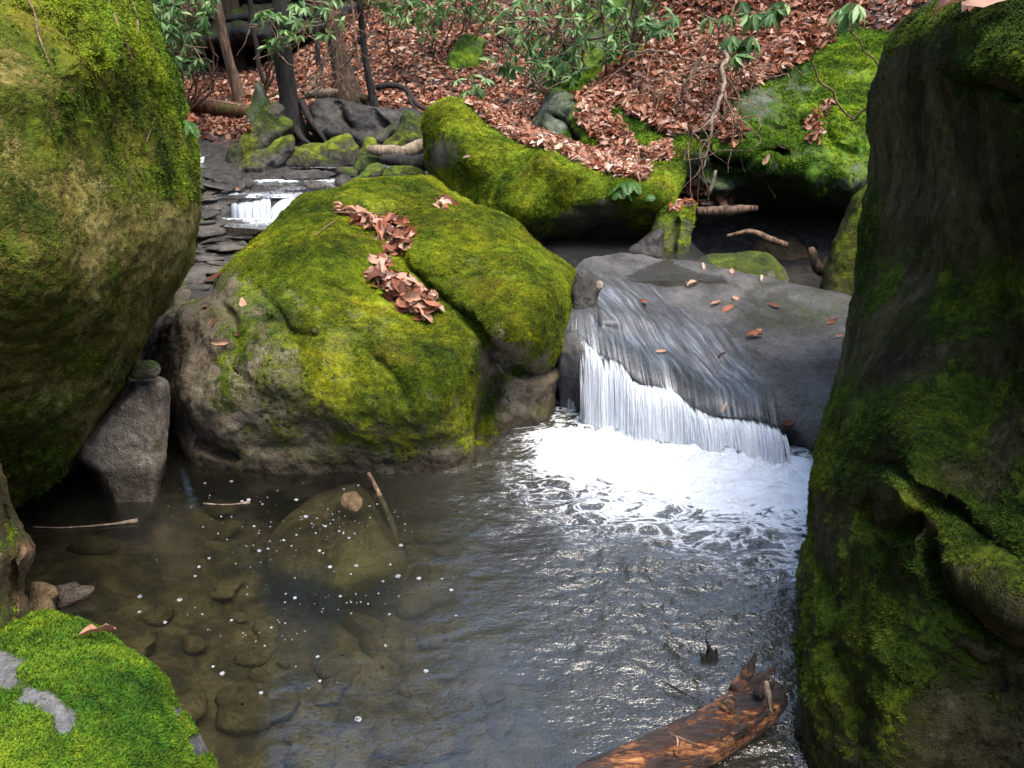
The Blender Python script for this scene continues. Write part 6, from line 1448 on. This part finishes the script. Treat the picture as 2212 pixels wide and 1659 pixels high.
# dark layered cliff behind the slope at the upper left
boulder('rock_cliff', 'dark layered cliff band with a low overhang at the top left of the hillside', 'cliff', [(280, -200), (900, -200), (905, 30), (830, 62), (760, 75), (700, 90), (660, 100), (600, 118), (560, 135), (480, 160), (420, 175), (280, 190)],
        [(300, -100, 15.0), (600, -100, 15.2), (880, -100, 15.6), (300, 100, 14.2), (450, 95, 13.6), (560, 88, 13.5), (640, 85, 13.6), (700, 60, 14.2), (850, 30, 15.0), (450, 125, 14.9), (560, 112, 15.0), (640, 104, 15.0), (450, 160, 15.6), (600, 60, 14.2), (450, 40, 14.4), (600, 0, 14.8)],
        M_DARK, roll=(20, .4), back=(100, 1.5), step=5, c=18, moss=(-.15, .6, .6), seed=81, noise=((.8, .15), (3, .08), (9, .03)), creases=[([(420, 50), (560, 45), (700, 40)], 5, .3), ([(420, 10), (600, 5), (800, 0)], 5, .3)])

# ---------------------------------------------------------------- evergreen trees added around the creek, out of view, to block low sky
def crown_mesh(seed):
    r = np.random.default_rng(seed); k = 4200
    h = r.uniform(0, 1, k)**.8; rad = 2.3 * (1 - h)**.7 * np.sqrt(r.uniform(.1, 1, k)) + .15; a = r.uniform(0, 6.283, k)
    lay = np.round(h * 12) / 12 + r.normal(0, .012, k)
    c = np.stack([rad * np.cos(a), rad * np.sin(a), 2.2 + lay * 8 - rad * .22], -1)
    c += .5 * np.stack([fbm(c, .7, 2, seed), fbm(c, .7, 2, seed + 1), fbm(c, .7, 2, seed + 2)], -1)
    M = rot_to(np.tile([[0, 0, 1.]], (k, 1)), a, np.full(k, .4), r); s = r.uniform(.18, .42, k)
    co, f = RHO; CC = np.einsum('kij,nj->kni', M * s[:, None, None] * np.array([1, 1.2, 1]), co) + c[:, None]
    me = mesh_np('crown', CC.reshape(-1, 3), (f[None] + (np.arange(k) * len(co))[:, None, None]).reshape(-1, 4)); attr(me, 'tone', np.repeat(r.beta(2, 3, k), len(co))); me.materials.append(L_RHO); return me
CR = [crown_mesh(1), crown_mesh(2)]; rt_ = np.random.default_rng(4)
co, fs = tube_np(np.stack([0 * np.linspace(0, 10, 12), 0 * np.linspace(0, 10, 12), np.linspace(-.3, 10, 12)], -1), np.linspace(.16, .03, 12), 10, True, .1); A = Acc(); A.add(co, fs)
TRK = mesh_np('trunk', co, fs); TRK.materials.append(B_BROWN)
for k, (x, y) in enumerate([(-6.8, 13.2), (-4.6, 14.5), (-7.5, 9.5), (-6.5, 6.2), (-6.4, 2.5), (-6.2, -2), (-4, -6), (-2.6, 16.5), (8.0, 8), (8.5, 12)]):
    z0 = float(ground_z(np.array([x]), np.array([y]))[0]); z0 = min(z0, 7.3)
    e = empty('sky_block_evergreen', (x, y, z0)); e.scale = (1, 1, rt_.uniform(.8, 1.1)); e.rotation_euler.z = rt_.uniform(0, 6); tag(e, 'evergreen tree added on the slope around the creek to block low sky light', 'tree', 'added evergreen trees blocking sky around the creek')
    obj('trunk', TRK, None, e); obj('crown', CR[k % 2], None, e)

# thin vines and roots clinging to the leaning boulder
for lab, pts, w in [('pale thin vine hanging down the upper face of the leaning boulder', [(66, 2), (80, 36), (87, 78), (114, 146)], .0028),
                    ('brown root running down the mossy shoulder of the leaning boulder', [(237, 4), (255, 50), (274, 91), (292, 150)], .004),
                    ('straight brown stem near the top right of the leaning boulder', [(287, 4), (299, 46), (299, 92)], .0045),
                    ('short bent vine on the right shoulder of the leaning boulder', [(322, 200), (337, 246), (319, 308)], .0028)]:
    q = []
    for (x, y) in spline(pts, False, 12):
        h = cast(x, y)
        if h: q.append(np.array(h[0]) + np.array([.004, -.016, .004]))
    stick('vine', lab, 'vine', q, [w, w, w * .6], B_TWIG, 5, .2)
